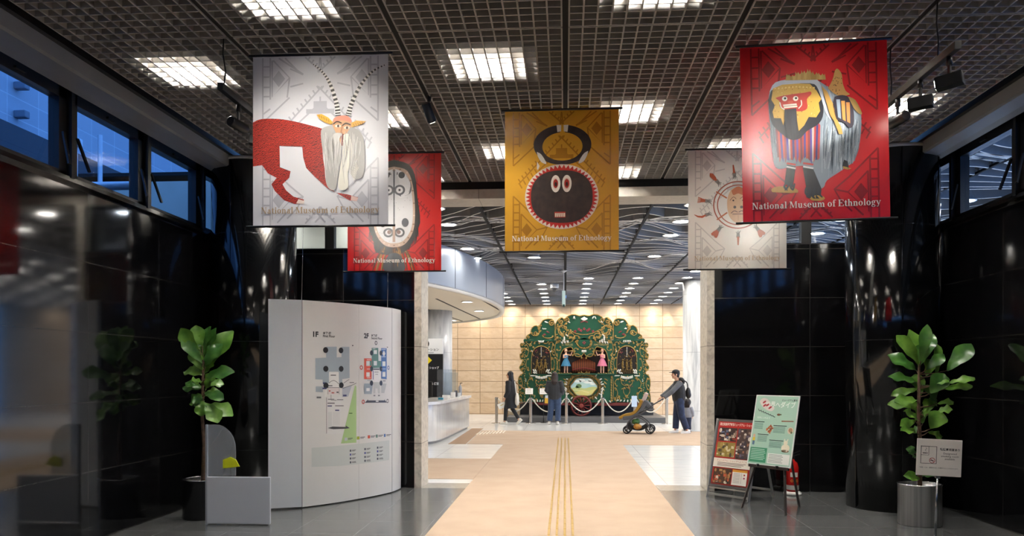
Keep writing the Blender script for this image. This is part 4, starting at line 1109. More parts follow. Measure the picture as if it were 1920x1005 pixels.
def fig(name, label, loc, leaves, ox, oy, sc, seed, h, pot, lw=1.0):
    t = thing(name, label, 'potted plant', loc)
    L0 = Vector(loc); d = -loc[0]*SA+loc[1]*CA
    rr = random.Random(seed)
    def w3(x, y, dy=0):
        px, py = ox+x/sc, oy+y/sc; dd = d+dy; u = (px-960)/F*dd
        return Vector((u*CA-dd*SA, u*SA+dd*CA, EYE+(HOR-py)*dd/F))-L0
    pot(t)
    MB().tube([(.21*math.cos(2*math.pi*i/40), .21*math.sin(2*math.pi*i/40), .43) for i in range(41)], .006, 6, caps=False).build('rim', M_STEEL, t)
    MB().lathe([(.0, .385), (.195, .385)], 28, cap=False).build('soil', m_soil, t)
    tr = MB(); tr.tube([(0, 0, .36), (.012, .01, .8), (-.01, .0, 1.15), (.0, .01, h)], [.026, .022, .018, .012], 8)
    fo = MB()
    tc = Vector((0, 0, 0))
    for q in leaves:
        x0, y0, x1, y1, w = q
        dy = rr.uniform(-.16, .16)
        b = w3(x0, y0, dy*.4); e = w3(x1, y1, dy)
        stem0 = Vector((0, 0, min(max(b.z-.04, .5), h)))
        tr.tube([stem0, (stem0+b)/2+Vector((0, 0, -.01)), b], [.008, .006, .004], 5)
        nr = Vector((rr.uniform(-.3, .3), -1, .75+rr.uniform(-.3, .4)))
        leaf(fo, b, e, w*lw, nr, rr, 0 if rr.random() < .62 else 1)
    tr.build('trunk', m_bark, t); fo.build('foliage', [m_leaf, m_leaf2], t)
    return t
def pot_metal(m, r=.212, h=.43):
    def f(t): MB().lathe([(r-.012, .015), (r-.004, 0), (r, .01), (r, h-.01), (r+.005, h), (r-.004, h+.002), (r-.012, h-.01), (r-.012, .38)], 48).build('pot', m, t)
    return f
RL = [(180, 205, 85, 70, .17), (185, 190, 140, 42, .16), (190, 190, 222, 22, .13), (192, 200, 248, 60, .15), (170, 235, 38, 160, .17), (180, 215, 200, 110, .17), (172, 292, 40, 258, .14), (172, 322, 52, 348, .11), (170, 372, 70, 378, .13), (168, 402, 36, 388, .14), (165, 470, 95, 487, .12), (180, 470, 118, 422, .13),
      (235, 340, 300, 250, .2), (262, 250, 268, 108, .12), (215, 230, 300, 160, .13), (312, 235, 428, 112, .2), (322, 292, 442, 270, .1), (300, 322, 434, 302, .11), (268, 388, 348, 380, .08), (266, 425, 338, 414, .11), (235, 505, 285, 425, .2), (225, 520, 292, 545, .09), (182, 742, 118, 718, .12), (190, 728, 262, 718, .1),
      (165, 620, 128, 595, .1), (165, 640, 140, 615, .09), (195, 300, 268, 372, .16), (205, 440, 235, 365, .13), (200, 400, 265, 376, .12), (178, 440, 150, 380, .12), (190, 500, 150, 520, .1), (190, 350, 165, 250, .15), (195, 420, 225, 440, .12), (215, 260, 240, 180, .14), (170, 520, 100, 510, .11), (200, 480, 180, 430, .12), (250, 300, 320, 270, .13)]
fig('potted_fig_tree', 'tall leafy fig tree in a shiny steel pot beside the right column', (3.76, 8.56, 0), RL, 1650, 600, 2.48, 4, 1.82, pot_metal(mat('brushed_steel', 'c4c4c2', .34, metal=1, noise=(3, 'a2a2a2', 2), stretch=(12, 12, .2))))
LL = [(150, 120, 70, 110, .15), (165, 130, 160, 60, .15), (155, 260, 130, 190, .15), (150, 330, 70, 290, .12), (160, 345, 250, 370, .14), (150, 395, 110, 360, .13), (160, 430, 200, 400, .15), (150, 160, 130, 95, .16), (130, 150, 45, 40, .17), (140, 140, 118, 25, .17), (152, 170, 178, 28, .16), (160, 180, 210, 35, .15), (160, 235, 288, 48, .22), (150, 262, 60, 238, .13), (155, 320, 55, 320, .12), (150, 352, 88, 392, .15), (165, 272, 292, 238, .16), (160, 302, 252, 300, .13), (155, 382, 140, 452, .15), (170, 405, 295, 442, .2), (165, 390, 225, 482, .19), (150, 205, 52, 85, .14), (150, 135, 90, 60, .15), (150, 235, 100, 140, .17), (160, 250, 175, 190, .18), (165, 330, 200, 250, .17), (150, 290, 100, 290, .13), (165, 220, 235, 110, .18), (160, 360, 230, 330, .13), (150, 420, 130, 380, .13), (160, 200, 150, 100, .17)]
fig('potted_fig_tree', 'leafy fig tree in a black pot by the left granite wall', (-4.02, 8.40, 0), LL, 320, 600, 2.515, 9, 1.7, pot_metal(mat('black_pot', '141416', .25)))

# ------------------------------------------------------------------ smoking-room sign on a pole
sg = thing('pole_sign', 'small white smoking room sign on a thin pole in front of the steel pot', 'sign', (3.575, 7.81, 0))
sg.rotation_euler = (0, R(2.2), R(-6))
MB().tube([(0, 0, .012), (0, 0, .64)], .011, 12).ball((0, 0, .012), (.02, .02, .02)).build('pole', M_STEEL, sg)
MB().lathe([(.13, 0), (.13, .006), (.02, .014), (.012, .03)], 28).build('base', M_STEEL, sg)
MB().rbox((0, 0, .615), (.05, .03, .05), .006).build('clamp', M_STEEL, sg)
MB().rbox((0, -.014, .79), (.405, .012, .355), .004).build('panel', mat('sign_white', 'e2dcd4', .5), sg)
A = Art(lambda u, v, o: Vector((u, -.0205-o, .79+v)), 0, .0005, .0005)
K = '2b2a2c'
A.line([(-.165, .105), (-.025, .105), (-.025, -.06), (-.165, -.06), (-.165, .11)], .006, K)
A.line([(-.095, .105), (-.095, .02), (-.165, .02)], .004, K)
A.rect(-.15, .035, -.112, .043, K); A.rect(-.109, .035, -.103, .043, K)
A.line(curve([(-.118, .055), (-.128, .07), (-.115, .08), (-.122, .092)], 4), .003, K)
A.ring(-.062, -.03, .027, .027, .005, 'b03038', 24); A.line([(-.081, -.011), (-.043, -.049)], .005, 'b03038'); A.rect(-.08, -.033, -.05, -.027, K)
A.text('喫煙専用室あり', .095, .072, .026, K, bold=.0006)
for k, s in enumerate(('Designated', 'smoking room', 'available')): A.text(s, .095, .034-.026*k, .027, '4a4848')
A.text('「喫煙」には、加熱式たばこを使用することが含まれます。', 0, -.105, .014, K, maxw=.35)
A.build('lettering', sg)

# ------------------------------------------------------------------ poster stands
def frame_of(p0, r, lean):
    r = Vector((r[0], r[1], 0)).normalized(); back = Vector((-r.y, r.x, 0))
    up = (Vector((0, 0, 1))*math.cos(lean)+back*math.sin(lean)).normalized(); n = r.cross(up)
    p0 = Vector(p0)
    return r, back, up, (lambda u, v, o: p0+r*u+up*v+n*o)
def slab(f, u0, v0, u1, v1, o0, o1):
    mb = MB(); vs = [f(u, v, o) for u in (u0, u1) for v in (v0, v1) for o in (o0, o1)]
    return mb.add(vs, [(0, 1, 3, 2), (4, 6, 7, 5), (0, 4, 5, 1), (2, 3, 7, 6), (0, 2, 6, 4), (1, 5, 7, 3)])
st = thing('poster_stand', 'metal sandwich stand with a red museum shop poster beside the right jamb', 'poster stand')
Pm = Vector((2.05, 10.04, 0))
r, back, up, f = frame_of(Pm, (.695, -.724), R(13))
g = frame_of(Pm+back*.56, (.695, -.724), R(-17))[3]
m_al = mat('aluminium', 'b4b3b0', .35, metal=.8); m_dgrey = mat('stand_grey', '4b4a4a', .5)
mb = MB()
for u in (-.305, .305): mb.bar(f(u, 0, 0), f(u, 1.03, 0), .03)
mb.bar(f(-.3, .045, 0), f(.3, .045, 0), .025); mb.bar(f(-.3, .13, 0), f(.3, .13, 0), .02)
mb.build('front_frame', m_al, st)
mb = MB()
for u in (-.29, .29): mb.bar(g(u, 0, -.02), g(u, 1.03, -.02), .028)
mb.bar(g(-.28, .1, -.02), g(.28, .1, -.02), .025)
mb.build('back_frame', m_al, st)
slab(f, -.305, .145, .305, 1.03, -.008, .008).build('board', m_dgrey, st)
mb = MB()
for u in (-.298, .298):
    for v in (.15, 1.015): mb.ball(f(u, v, .012), .014, 10, 6)
mb.build('corner_knob', m_al, st)
A = Art(f, 0, .0095, .0006)
red = 'a8241e'
A.rect(-.272, .175, .272, .995, red); A.up()
def pq(x, y):
    """poster close-up pixels -> poster metres (corners given by the photographed quadrilateral)"""
    v = (y-205-(x-140)*.05)/(640-205)
    u = (x-(145-75*v))/(262+5*v)
    return (-.272+.544*u, .985-.81*v)
A.text('国立民族学博物館ミュージアム・ショップ', 0, .945, .04, 'f0e6da', bold=.0008, maxw=.5)
r2 = random.Random(11)
def photo(u0, v0, u1, v1, base, cols, n):
    A.rect(u0, v0, u1, v1, base); A.up()
    for k in range(n):
        a, b = r2.uniform(u0+.012, u1-.012), r2.uniform(v0+.012, v1-.02); w_, h_ = r2.uniform(.008, .026), r2.uniform(.01, .034)
        w_ = min(w_, a-u0, u1-a); h_ = min(h_, b-v0, v1-b)
        (A.ell(a, b, w_, h_, r2.choice(cols), 10, 0) if k % 2 else A.rect(a-w_, b-h_*.6, a+w_, b+h_*.6, r2.choice(cols)))
        if k % 6 == 5: A.z += .00008
    A.up()
photo(-.25, .74, .02, .915, '3a2c28', ('c9bda8', '8c7a68', 'e0d8cc', '5a6a86', '7d3a2c', '1f1a1a'), 34)
photo(-.25, .535, .02, .725, '8c7a3e', ('b0a060', '6a5a34', 'c8c0a0', '4a4030', 'a08a4a'), 30)
photo(.035, .525, .25, .915, '4a3a36', ('2a2222', '8a7a6c', '5f5a6a', 'd8d0c4', 'a06a4a', '3a3440'), 44)
A.rect(-.272, .40, .272, .515, 'e4dccf'); A.up()
A.text('ミュージアム・ショップへようこそ', 0, .478, .028, 'a8342a', maxw=.44)
for k in range(3): A.rect(-.21, .455-.018*k, .21-.03*k, .462-.018*k, '6a5a50')
photo(-.25, .19, .02, .385, '4a3428', ('d8ccb8', '8c5a34', 'c05a3a', '2a2020', 'b08a5a', '6a3a2a'), 40)
A.rect(.035, .19, .25, .385, 'e2ddd4'); A.up(); A.rect(.035, .355, .25, .385, 'd99a3a')
for k in range(7): A.rect(.055, .335-.019*k, .15, .340-.019*k, '8a8684'); A.rect(.165, .335-.019*k, .175, .343-.019*k, '8a8684')
for k, c in enumerate(('9a2a2a', '9a2a5a')): A.rect(.2, .315-.04*k, .222, .335-.04*k, c)
A.build('printed_poster', st, .3)

es = thing('easel', 'dark tripod easel with a pale green poster board, right of the red poster stand', 'easel')
Pm = Vector((2.288, 9.21, 0))
r, back, up, f = frame_of(Pm+back*0+Vector((.075, .062, .52)), (.64, -.768), R(13))
m_wood = mat('dark_easel_wood', '2a2220', .45)
top = f(0, .78, -.05)
fl_, fr_, bk = Vector((2.097, 9.44, 0)), Vector((2.48, 8.98, 0)), Vector((2.80, 9.56, 0))
for a, tt in ((fl_, f(-.05, .80, -.04)), (fr_, f(.05, .80, -.04)), (bk, f(0, .80, -.07))):
    MB().bar(a, tt, .032, .022).build('leg', m_wood, es)
MB().bar(f(-.27, -.012, -.005), f(.27, -.012, -.005), .03, .035).build('ledge', m_wood, es)
mb = MB()
for u in (-.13, .13): mb.rbox(f(u, -.005, .02), (.03, .03, .03), .006)
mb.build('board_rest', M_BLACK, es)
bd = slab(f, -.297, 0, .297, .841, -.006, .006).build('poster_board', mat('board_edge', 'e6eae6', .4), es)
A = Art(f, 0, .0075, .0005)
A.rect(-.285, .012, .285, .829, 'a9cdbb'); A.up()
A.text('世界へダイブ', .055, .70, .078, 'eef4ee', maxw=.40, bold=.001); A.text('ミュージアム夏号', .17, .775, .026, '3a4a46', bold=.0006)
A.poly([(x, y) for x, y in curve([(-.24, .76), (-.2, .80), (-.13, .79), (-.07, .72), (-.02, .69), (-.05, .65), (-.12, .66), (-.19, .70), (-.24, .76)], 4)], 'd9d2cc'); A.up()
for a, b in ((-.17, .755), (-.12, .72), (-.16, .715), (-.08, .69)): A.ell(a, b, .026, .012, 'a8323a', 12, .6)
for k in range(7): A.line([(-.24+.035*k, .67-.012*k), (-.225+.035*k, .645-.01*k), (-.205+.035*k, .65-.012*k)], .008, '2f3a40')
A.ell(.05, .61, .024, .014, '7a5a44', 12); A.ell(.075, .612, .016, .008, '5a6a4a', 10); A.line([(.10, .535), (.26, .54)], .013, '8a5a44')
A.text('世界にふれよう', -.15, .555, .026, 'eef4ee')
for u, v, wd in ((-.27, .51, .14), (.0, .475, .18), (-.2, .36, .15), (-.03, .30, .19)):
    A.rect(u, v, u+wd, v+.009, '2f4440')
    for k in range(5): A.rect(u+.005, v-.02-.015*k, u+wd*.9, v-.013-.015*k, '6d948a')
for k in range(14):
    t = k*.45; A.ell(-.045+.045*math.cos(t)*r2.uniform(.3, 1), .435+.045*math.sin(t)*r2.uniform(.3, 1), .016, .011, r2.choice(('b0603c', '8a4630', 'c0744a')), 8, t)
A.ell(.235, .43, .04, .04, 'd8c8b4', 18); A.up(); A.ell(.235, .435, .026, .026, 'b08a6a', 14); A.ell(.25, .41, .014, .014, '5a6a4a', 10)
A.ell(.20, .225, .055, .045, 'e8e0c8', 18); A.ell(.195, .285, .028, .026, 'e8e0c8', 14); A.line([(.18, .30), (.175, .33)], .012, 'e8e0c8'); A.line([(.21, .30), (.22, .33)], .012, 'e8e0c8'); A.ell(.2, .19, .05, .016, '7a5a3a', 14)
A.ell(-.245, .345, .016, .02, 'd8b090', 12); A.rect(-.262, .285, -.228, .325, 'd8c040'); A.rect(-.258, .235, -.246, .285, '3a5a86'); A.rect(-.243, .235, -.231, .285, '3a5a86')
A.rect(-.272, .03, -.04, .205, '3f8f6a'); A.rect(-.02, .03, .272, .15, 'e4e8e2'); A.up()
for k in range(7): A.rect(-.258, .182-.02*k, -.075+.01*(k % 3), .189-.02*k, 'b8dccb')
for k in range(6): A.rect(-.008, .132-.017*k, .17+.015*(k % 2), .138-.017*k, '8a9490')
A.build('printed_poster', es, .35)

ex = thing('fire_extinguisher', 'red fire extinguisher on a pale base behind the easel', 'fire extinguisher', (2.99, 10.50, 0))
MB().lathe([(.11, 0), (.115, .01), (.115, .03), (.09, .045)], 24).build('base', mat('base_white', 'd0cec8', .5), ex)
MB().lathe([(.07, .045), (.078, .06), (.078, .36), (.06, .42), (.028, .45), (.025, .47)], 24).build('cylinder', mat('extinguisher_red', 'b01c1a', .25), ex)
MB().lathe([(.0795, .13), (.0795, .07)], 24, cap=False).build('grey_band', mat('band_grey', 'b5b3ae', .5), ex)
A = Art(lambda u, v, o: Vector((.079*math.sin(u/.079)+0, -(.079+o)*math.cos(u/.079), v)), .01)
for u in (-.03, .005, .04): A.ring(u, .19, .016, .016, .005, 'e0b040', 14)
A.rect(-.05, .24, .05, .3, 'd8d4cc'); A.build('label', ex)
MB().tube([(0, 0, .47), (0, 0, .50)], .02, 10).bar((-.02, 0, .50), (.09, -.02, .535), .018, .012).bar((-.02, 0, .53), (.09, -.02, .575), .018, .012).build('handle', M_BLACK, ex)
MB().tube(curve([(-.02, 0, .49), (-.10, -.02, .46), (-.11, -.03, .3), (-.095, -.02, .12)], 5), .01, 8).build('hose', M_BLACK, ex)
pl = thing('notice_card', 'small pale notice standing on the floor behind the easel', 'notice', (2.93, 10.68, 0))
MB().rbox((0, 0, .78), (.09, .012, .16), .004).build('card', mat('notice_card', 'cfcabc', .6), pl); MB().tube([(0, .005, 0), (0, .005, .72)], .008, 8).build('stem', M_STEEL, pl)

# ------------------------------------------------------------------ track lights
def rail(label, x, y0, y1, z, my):
    t = thing('track_rail', label, 'track rail', (x, y0, z))
    MB().rbox((0, (y1-y0)/2, 0), (.045, y1-y0, .055), .004).build('rail', mat('track_grey', '4a4843', .4, metal=.5) if x > 0 else M_BLACK, t)
    for y in my:
        MB().tube([(0, y-y0, .02), (.01, y-y0+.01, .15), (-.008, y-y0, .28), (0, y-y0, CEIL+.03-z)], .006, 6).build('cord', M_BLACK, t)
rail('black lighting track hanging from the ceiling left of the white goat banner', -2.70, 5.93, 8.0, 3.86, (6.0, 7.7))
rail('grey lighting track hanging from the ceiling right of the red dance figure banner', 2.65, 5.46, 7.7, 3.83, (5.75, 6.55, 7.5))
m_lens = mat('spot_lens', 'fff6e8', emit=25)
def spot(label, mount, kind, aim, watts, group='track spotlights', size=34):
    """spotlight hanging at mount, its head turned towards aim"""
    t = thing('spotlight', label, 'spotlight', mount, 0, group)
    hd = Vector((0, 0, -.17)); d = (Vector(aim)-(Vector(mount)+hd)).normalized()
    MB().tube([(0, 0, 0), (0, 0, -.06)], .02, 10).bar((0, 0, -.05), hd+Vector((0, 0, .03)), .03, .012).build('arm', M_BLACK, t)
    if kind == 'box':
        M = Matrix((basis(d)[0], basis(d)[1], d)).transposed()
        MB().rbox(hd, (.09, .085, .17), .008, M).build('head', M_BLACK, t)
    else:
        MB().tube([hd-d*.10, hd-d*.095, hd+d*.075, hd+d*.085], [.036, .042, .044, .04], 20).build('head', M_BLACK if kind == 'can' else mat('spot_navy', '1c2634', .4), t)
    q = hd+d*.0875; u, v, _ = basis(d); rr = .034
    MB().add([q+u*(rr*math.cos(a))+v*(rr*math.sin(a)) for a in [2*math.pi*k/16 for k in range(16)]], [list(range(16))]).build('lens', m_lens, t)
    if watts: lamp('SPOT', 'spot_beam', hd+d*.10, watts, (1, .95, .86), t, spot_size=R(size), spot_blend=.7, shadow_soft_size=.035).rotation_euler = d.to_track_quat('-Z', 'Y').to_euler()
p = lambda x, y, z: (x, y, z)
spot('cylindrical spotlight on the near part of the left track', p(-2.70, 6.28, 3.83), 'can', (-1.9, 8.8, 3.4), SPOT_W)
spot('box spotlight on the left track beside the white goat banner', p(-2.70, 6.72, 3.83), 'box', (-.2, 7.45, 3.3), SPOT_W)
spot('box spotlight nearest the viewer on the right track', p(2.65, 5.58, 3.80), 'box', (.1, 7.45, 3.3), SPOT_W)
spot('box spotlight in the middle of the right track', p(2.65, 6.02, 3.80), 'box', (.2, 7.45, 3.5), 0)
spot('cylindrical spotlight on the right track beside the red dance figure banner', p(2.65, 6.42, 3.80), 'can', (1.93, 8.9, 3.4), SPOT_W)
spot('single dark spotlight fixed to the louvre ceiling above the red mask banner', p(-1.30, 7.38, 4.262), 'navy', (-1.0, 8.0, 3.2), 0, 'ceiling spotlights')
spot('unseen spotlight added on the ceiling to light the white goat banner, left side', p(-2.0, 3.0, 4.25), 'can', (-1.95, 6.05, 3.5), SPOT_W*2.2, 'ceiling spotlights', 26)  # this and the next: unseen spots added out of frame for the front banners
spot('unseen spotlight added on the ceiling to light the red dance figure banner, right side', p(2.0, 3.0, 4.25), 'can', (1.9, 6.1, 3.5), SPOT_W*2.2, 'ceiling spotlights', 26)

# ------------------------------------------------------------------ things hanging from the hall ceiling
hs = thing('hanging_sign', 'slim pale hanging sign seen edge-on beneath the slatted ceiling', 'hanging sign', (-.04, 19.55, 3.30))
MB().lathe([(.02, .80), (.09, .85)], 16).build('ceiling_cup', M_WHITEP, hs); MB().tube([(0, 0, .3), (0, 0, .82)], .014, 8).build('rod', M_WHITEP, hs)
MB().rbox((0, 0, .16), (.085, .62, .32), .01).build('sign_box', mat('sign_pale_green', 'cfe8e2', .4, emit=.15), hs)
MB().rbox((0, 0, -.03), (.05, .3, .05), .01).build('lower_light', mat('dark_green', '2a4a44', .5), hs)
dm = thing('security_camera', 'white dome camera under the slatted ceiling left of the hanging sign', 'security camera', (-.31, 22.5, 3.93))
MB().lathe([(.11, .10), (.12, .12), (.12, .22)], 20).build('housing', M_WHITEP, dm); MB().lathe([(.0, 0), (.05, .015), (.09, .06), (.10, .10)], 20, cap=False).build('dome', mat('smoked_dome', '4a4c50', .1), dm)

# ------------------------------------------------------------------ information desk
dk = thing('information_desk', 'curved white marble information desk at the left of the hall', 'desk')
m_desk = tiles('desk_marble', (1, 2), .8, 5, 'dedcd6', 'd9d7d1', 'b5b1a8', .12, .006, (.1, -1), vein=(1.4, 'bdbab2', .4, 2.2, (3, 3, .5)), coat=.5)
od = curve([(-2.74, 22.1), (-2.78, 20.5), (-2.82, 18.6), (-2.87, 17.7), (-2.98, 17.25), (-3.25, 17.0), (-3.8, 16.93)], 5)+[(-6.2, 16.93), (-6.2, 17.8), (-4.0, 17.85), (-3.62, 18.1), (-3.5, 18.7), (-3.46, 20.2), (-3.08, 20.55), (-3.06, 22.1)]
fz = lambda u, v, t: Vector((u, v, t))
MB().prism(od, fz, .06, .885).build('front_panel', m_desk, dk)
cx_, cy_ = -3.6, 19.5
MB().prism([(u-.05 if u > -3.3 else u, v+(.04 if v < 17.5 else 0)) for u, v in od], fz, .0, .06).build('plinth', mat('plinth_grey', '8f8b84', .5), dk)
MB().prism([(u+(.06 if u > -3.3 else -.02), v-(.06 if v < 17.6 else 0)+(.04 if v > 21.9 else 0)) for u, v in od], fz, .885, .95).build('worktop', mat('worktop_marble', 'ecebe7', .15, noise=(3, 'd9d8d4')), dk)
def on_desk(x, y): return (x, y, .9505)
ac = thing('acrylic_guard', 'clear acrylic guard standing on the information desk', 'guard screen', on_desk(-3.10, 20.2))
MB().rbox((0, 0, .37), (.5, .008, .72), .003).build('clear_panel', M_ACRYL, ac)
for x in (-.2, .2): MB().rbox((x, 0, .01), (.03, .18, .02), .004).build('foot', M_ACRYL, ac)
ac = thing('acrylic_guard', 'second clear acrylic guard, nearer the end of the desk', 'guard screen', on_desk(-3.10, 20.85))
MB().rbox((0, 0, .33), (.42, .008, .64), .003).build('clear_panel', M_ACRYL, ac)
for x in (-.17, .17): MB().rbox((x, 0, .01), (.03, .18, .02), .004).build('foot', M_ACRYL, ac)
mo = thing('monitor', 'black computer monitor on the information desk', 'monitor', on_desk(-3.48, 18.6))
MB().rbox((0, 0, .25), (.56, .035, .36), .012).build('screen', M_BLACK, mo); MB().rbox((0, .05, .06), (.06, .04, .12), .008).rbox((0, .06, .008), (.2, .16, .016), .005).build('stand', M_BLACK, mo)
bx = thing('leaflet_holder', 'purple and white leaflet holder at the front of the desk', 'leaflet holder', on_desk(-3.29, 17.4))
MB().rbox((0, 0, .15), (.13, .05, .30), .004).build('holder', mat('holder_violet', '4d4680', .4), bx); MB().rbox((0, -.028, .16), (.10, .006, .22), .002).build('leaflet', mat('leaflet_white', 'd6d2e4', .5), bx)
for k, (x, y, sx, sz, c, lab) in enumerate(((-2.98, 18.5, .12, .05, '3f9ab5', 'blue tissue box'), (-2.93, 18.9, .14, .10, 'f0eeea', 'white card holder'), (-2.95, 19.5, .10, .08, 'efece6', 'low white leaflet box'), (-2.90, 20.0, .12, .14, 'e9e7e3', 'tall white leaflet box'), (-2.92, 20.7, .08, .17, '55565c', 'dark pen pot'), (-2.90, 21.0, .12, .10, 'efefec', 'small white card stand'))):
    o = MB().rbox((0, 0, sz/2), (sx, .06, sz), .006).build('desk_item', mat('item_'+c, c, .5)); o.location = on_desk(x, y); o.name = lab.split(' ', 1)[1].replace(' ', '_'); tag(o, lab+' on the edge of the information desk', lab.split()[-1])
bt = thing('bottle', 'grey pump bottle at the end of the information desk', 'bottle', on_desk(-2.95, 21.75))
MB().lathe([(.045, 0), (.048, .01), (.048, .24), (.02, .28), (.015, .31)], 16).build('body', mat('bottle_grey', '9a9a9c', .35), bt); MB().tube([(0, 0, .31), (0, 0, .35), (.06, 0, .352)], .01, 8).build('pump', M_BLACK, bt)

# information sign standing behind the desk
sgn = thing('information_sign', 'tall black and white sign with a question mark behind the information desk', 'sign', (-3.78, 20.92, 0))
MB().rbox((0, 0, 1.05), (.95, .09, 2.1), .006).build('black_panel', mat('sign_black', '15181c', .4), sgn)
MB().rbox((0, 0, 2.31), (.95, .09, .418), .006).build('white_panel', mat('sign_face_white', 'eef0f0', .4), sgn)
A = Art(lambda u, v, o: Vector((u, -.046-o, v)), 0, .001, .001)
A.ell(0, 2.375, .105, .105, '1a1c20', 36); A.up(); A.text('?', 0, 2.305, .2, 'f4f4f4', bold=.006)
A.text('インフォメーション', .0, 2.19, .083, '1a1c20', bold=.001, maxw=.74); A.text('Information Counter', .0, 2.125, .055, '4a4c50', maxw=.6)
A.poly([(-.22, 1.895), (.06, 1.895), (-.02, 1.815), (.06, 1.815), (.18, 1.93), (.06, 2.045), (-.02, 2.045), (.06, 1.965), (-.22, 1.965)], 'f0dc18')
for v, a, b in ((1.70, 'ミュージアム・ショップ', 'Museum Shop'), (1.50, '本館展示場', 'Exhibition Hall'), (1.27, 'エントランスホール 講堂', 'Auditorium'), (1.16, '講堂', '')):
    A.text(a, -.36, v, .075, 'f2f2f2', 'LEFT', .0015, maxw=.72)
    if b: A.text(b, -.36, v-.065, .05, 'e0e0e0', 'LEFT', .0006)
A.build('lettering', sgn)
# ------------------------------------------------------------------ platform, street organ, rope posts
pf = thing('platform', 'low dark grey platform under the street organ', 'platform', (.6, 26.65, 0))
MB().rbox((0, 0, .085), (5.15, 3.6, .17), .01).build('lower_slab', mat('platform_grey', '5d5d5e', .5), pf)
MB().rbox((.1, .75, .375), (4.5, 2.0, .41), .01).build('upper_block', mat('platform_dark', '3c3c3d', .6), pf)
MB().rbox((-2.33, .1, .26), (.42, 1.4, .18), .01).rbox((-2.28, .5, .42), (.3, .6, .14), .01).build('step', mat('platform_beige', 'c9b596', .7), pf)

K5 = .003824
org = thing('street_organ', 'huge ornate green and gold street organ on a red-wheeled cart', 'street organ', (.605, 25.6, 0))
def og(cx, cy): return ((cx-615)*K5, 1.62+(580-cy)*K5)
G_ = mat('organ_green', '10472f', .35, noise=(3, '155238', 2)); GD = mat('organ_green_dark', '0e4030', .4)
AU = mat('gilding', 'b99a58', .35, metal=.55, noise=(18, '8d7038')); WH = mat('organ_white', 'd5d3c8', .45); RDB = mat('cart_red', '6a2420', .5); DK = mat('stage_dark', '1d120c', .8)
RO = mat('rose_red', '8f2f36', .5)
def og3(y): return lambda cx, cy, t=0: Vector((og(cx, cy)[0], y+t, og(cx, cy)[1]))
def panel(name, outline, y0, y1, m, parent, ret=False):
    return MB().prism([og(*p) for p in outline], lambda u, v, t: Vector((u, t, v)), y0, y1).build(name, m, parent)
class Orn:
    """gilded relief lines, in crop pixels of the organ's close-up"""
    def __init__(s, y): s.mb = MB(); s.y = y
    def rod(s, pts, r=.012, n=4):
        c = curve(pts, n); s.mb.tube([Vector((og(*p)[0], s.y, og(*p)[1])) for p in c], [1.3*r*(.55+.45*math.sin(math.pi*min(.95, max(.05, i/(len(c)-1))))) for i in range(len(c))], 6); return s
    def curl(s, cx, cy, r, a0, turns, w=.011):
        n = max(8, int(abs(turns)*14)); pts = []
        for i in range(n+1):
            t = i/n; a = R(a0)+2*math.pi*turns*t; q = r*(1-.8*t); x, z = og(cx+q*math.cos(a), cy+q*math.sin(a)); pts.append(Vector((x, s.y, z)))
        s.mb.tube(pts, [1.35*w*(1.1-.5*i/n) for i in range(n+1)], 6); s.mb.ball(pts[-1], w*1.9, 8, 5); return s
    def scroll(s, x0, y0, x1, y1, bulge, r=12, w=.011):
        mx, my = (x0+x1)/2, (y0+y1)/2; dx, dy = x1-x0, y1-y0; l = math.hypot(dx, dy) or 1
        nx, ny = -dy/l, dx/l
        s.rod([(x0, y0), (mx+nx*bulge, my+ny*bulge), (x1, y1)], w, 8)
        sg = 1 if bulge > 0 else -1
        for x, y, e in ((x0, y0, -1), (x1, y1, 1)):
            s.curl(x+(-nx)*r*sg, y+(-ny)*r*sg, r, math.degrees(math.atan2(ny*sg, nx*sg)), .9*e*sg, w*.9)
        return s
    def leaf(s, cx, cy, ang, l=16, w=6):
        a = R(ang); x, z = og(cx+l/2*math.cos(a), cy+l/2*math.sin(a))
        s.mb.ball((x, s.y, z), (l*K5*.6, .012, w*K5*.6), 8, 5, (0, a, 0)); return s
    def dot(s, cx, cy, r=5): x, z = og(cx, cy); s.mb.ball((x, s.y, z), (r*K5, r*K5*.6, r*K5), 8, 5); return s
    def build(s, name, m, parent): return s.mb.build(name, m, parent)
mir = lambda pts: [(1230-x, y) for x, y in pts]

# carriage
MB().rbox((.05, .45, .62), (3.5, .7, .12), .01).rbox((.9, .02, .56), (1.1, .1, .10), .01).rbox((-.9, .02, .56), (1.2, .1, .08), .01).build('cart_beam', RDB, org)
def wheel(x, y, z, r):
    mb = MB(); n = 36
    rim = [Vector((x+r*.93*math.cos(t), y, z+r*.93*math.sin(t))) for t in [2*math.pi*i/n for i in range(n+1)]]
    mb.tube(rim, (.032), 6, caps=False)
    mb.tube([Vector((x+r*.98*math.cos(t), y, z+r*.98*math.sin(t))) for t in [2*math.pi*i/n for i in range(n+1)]], .02, 5, caps=False)
    for i in range(12):
        t = 2*math.pi*i/12+.1; mb.tube([(x+.06*math.cos(t), y, z+.06*math.sin(t)), (x+r*.55*math.cos(t), y, z+r*.55*math.sin(t)), (x+r*.92*math.cos(t), y, z+r*.92*math.sin(t))], [.026, .018, .022], 6)
    w = mb.build('wheel', RDB, org)
    MB().tube([(x, y-.09, z), (x, y-.07, z), (x, y+.06, z)], [.05, .075, .07], 14).build('hub', mat('hub_red', '7d2f28', .45), w)
wx, wz = og(592, 882); wheel(wx, -.14, .17+.335, .335); wheel(wx, .95, .17+.335, .335)
MB().tube([(wx, -.14, wz), (wx, .95, wz)], .04, 8).build('axle', RDB, org)

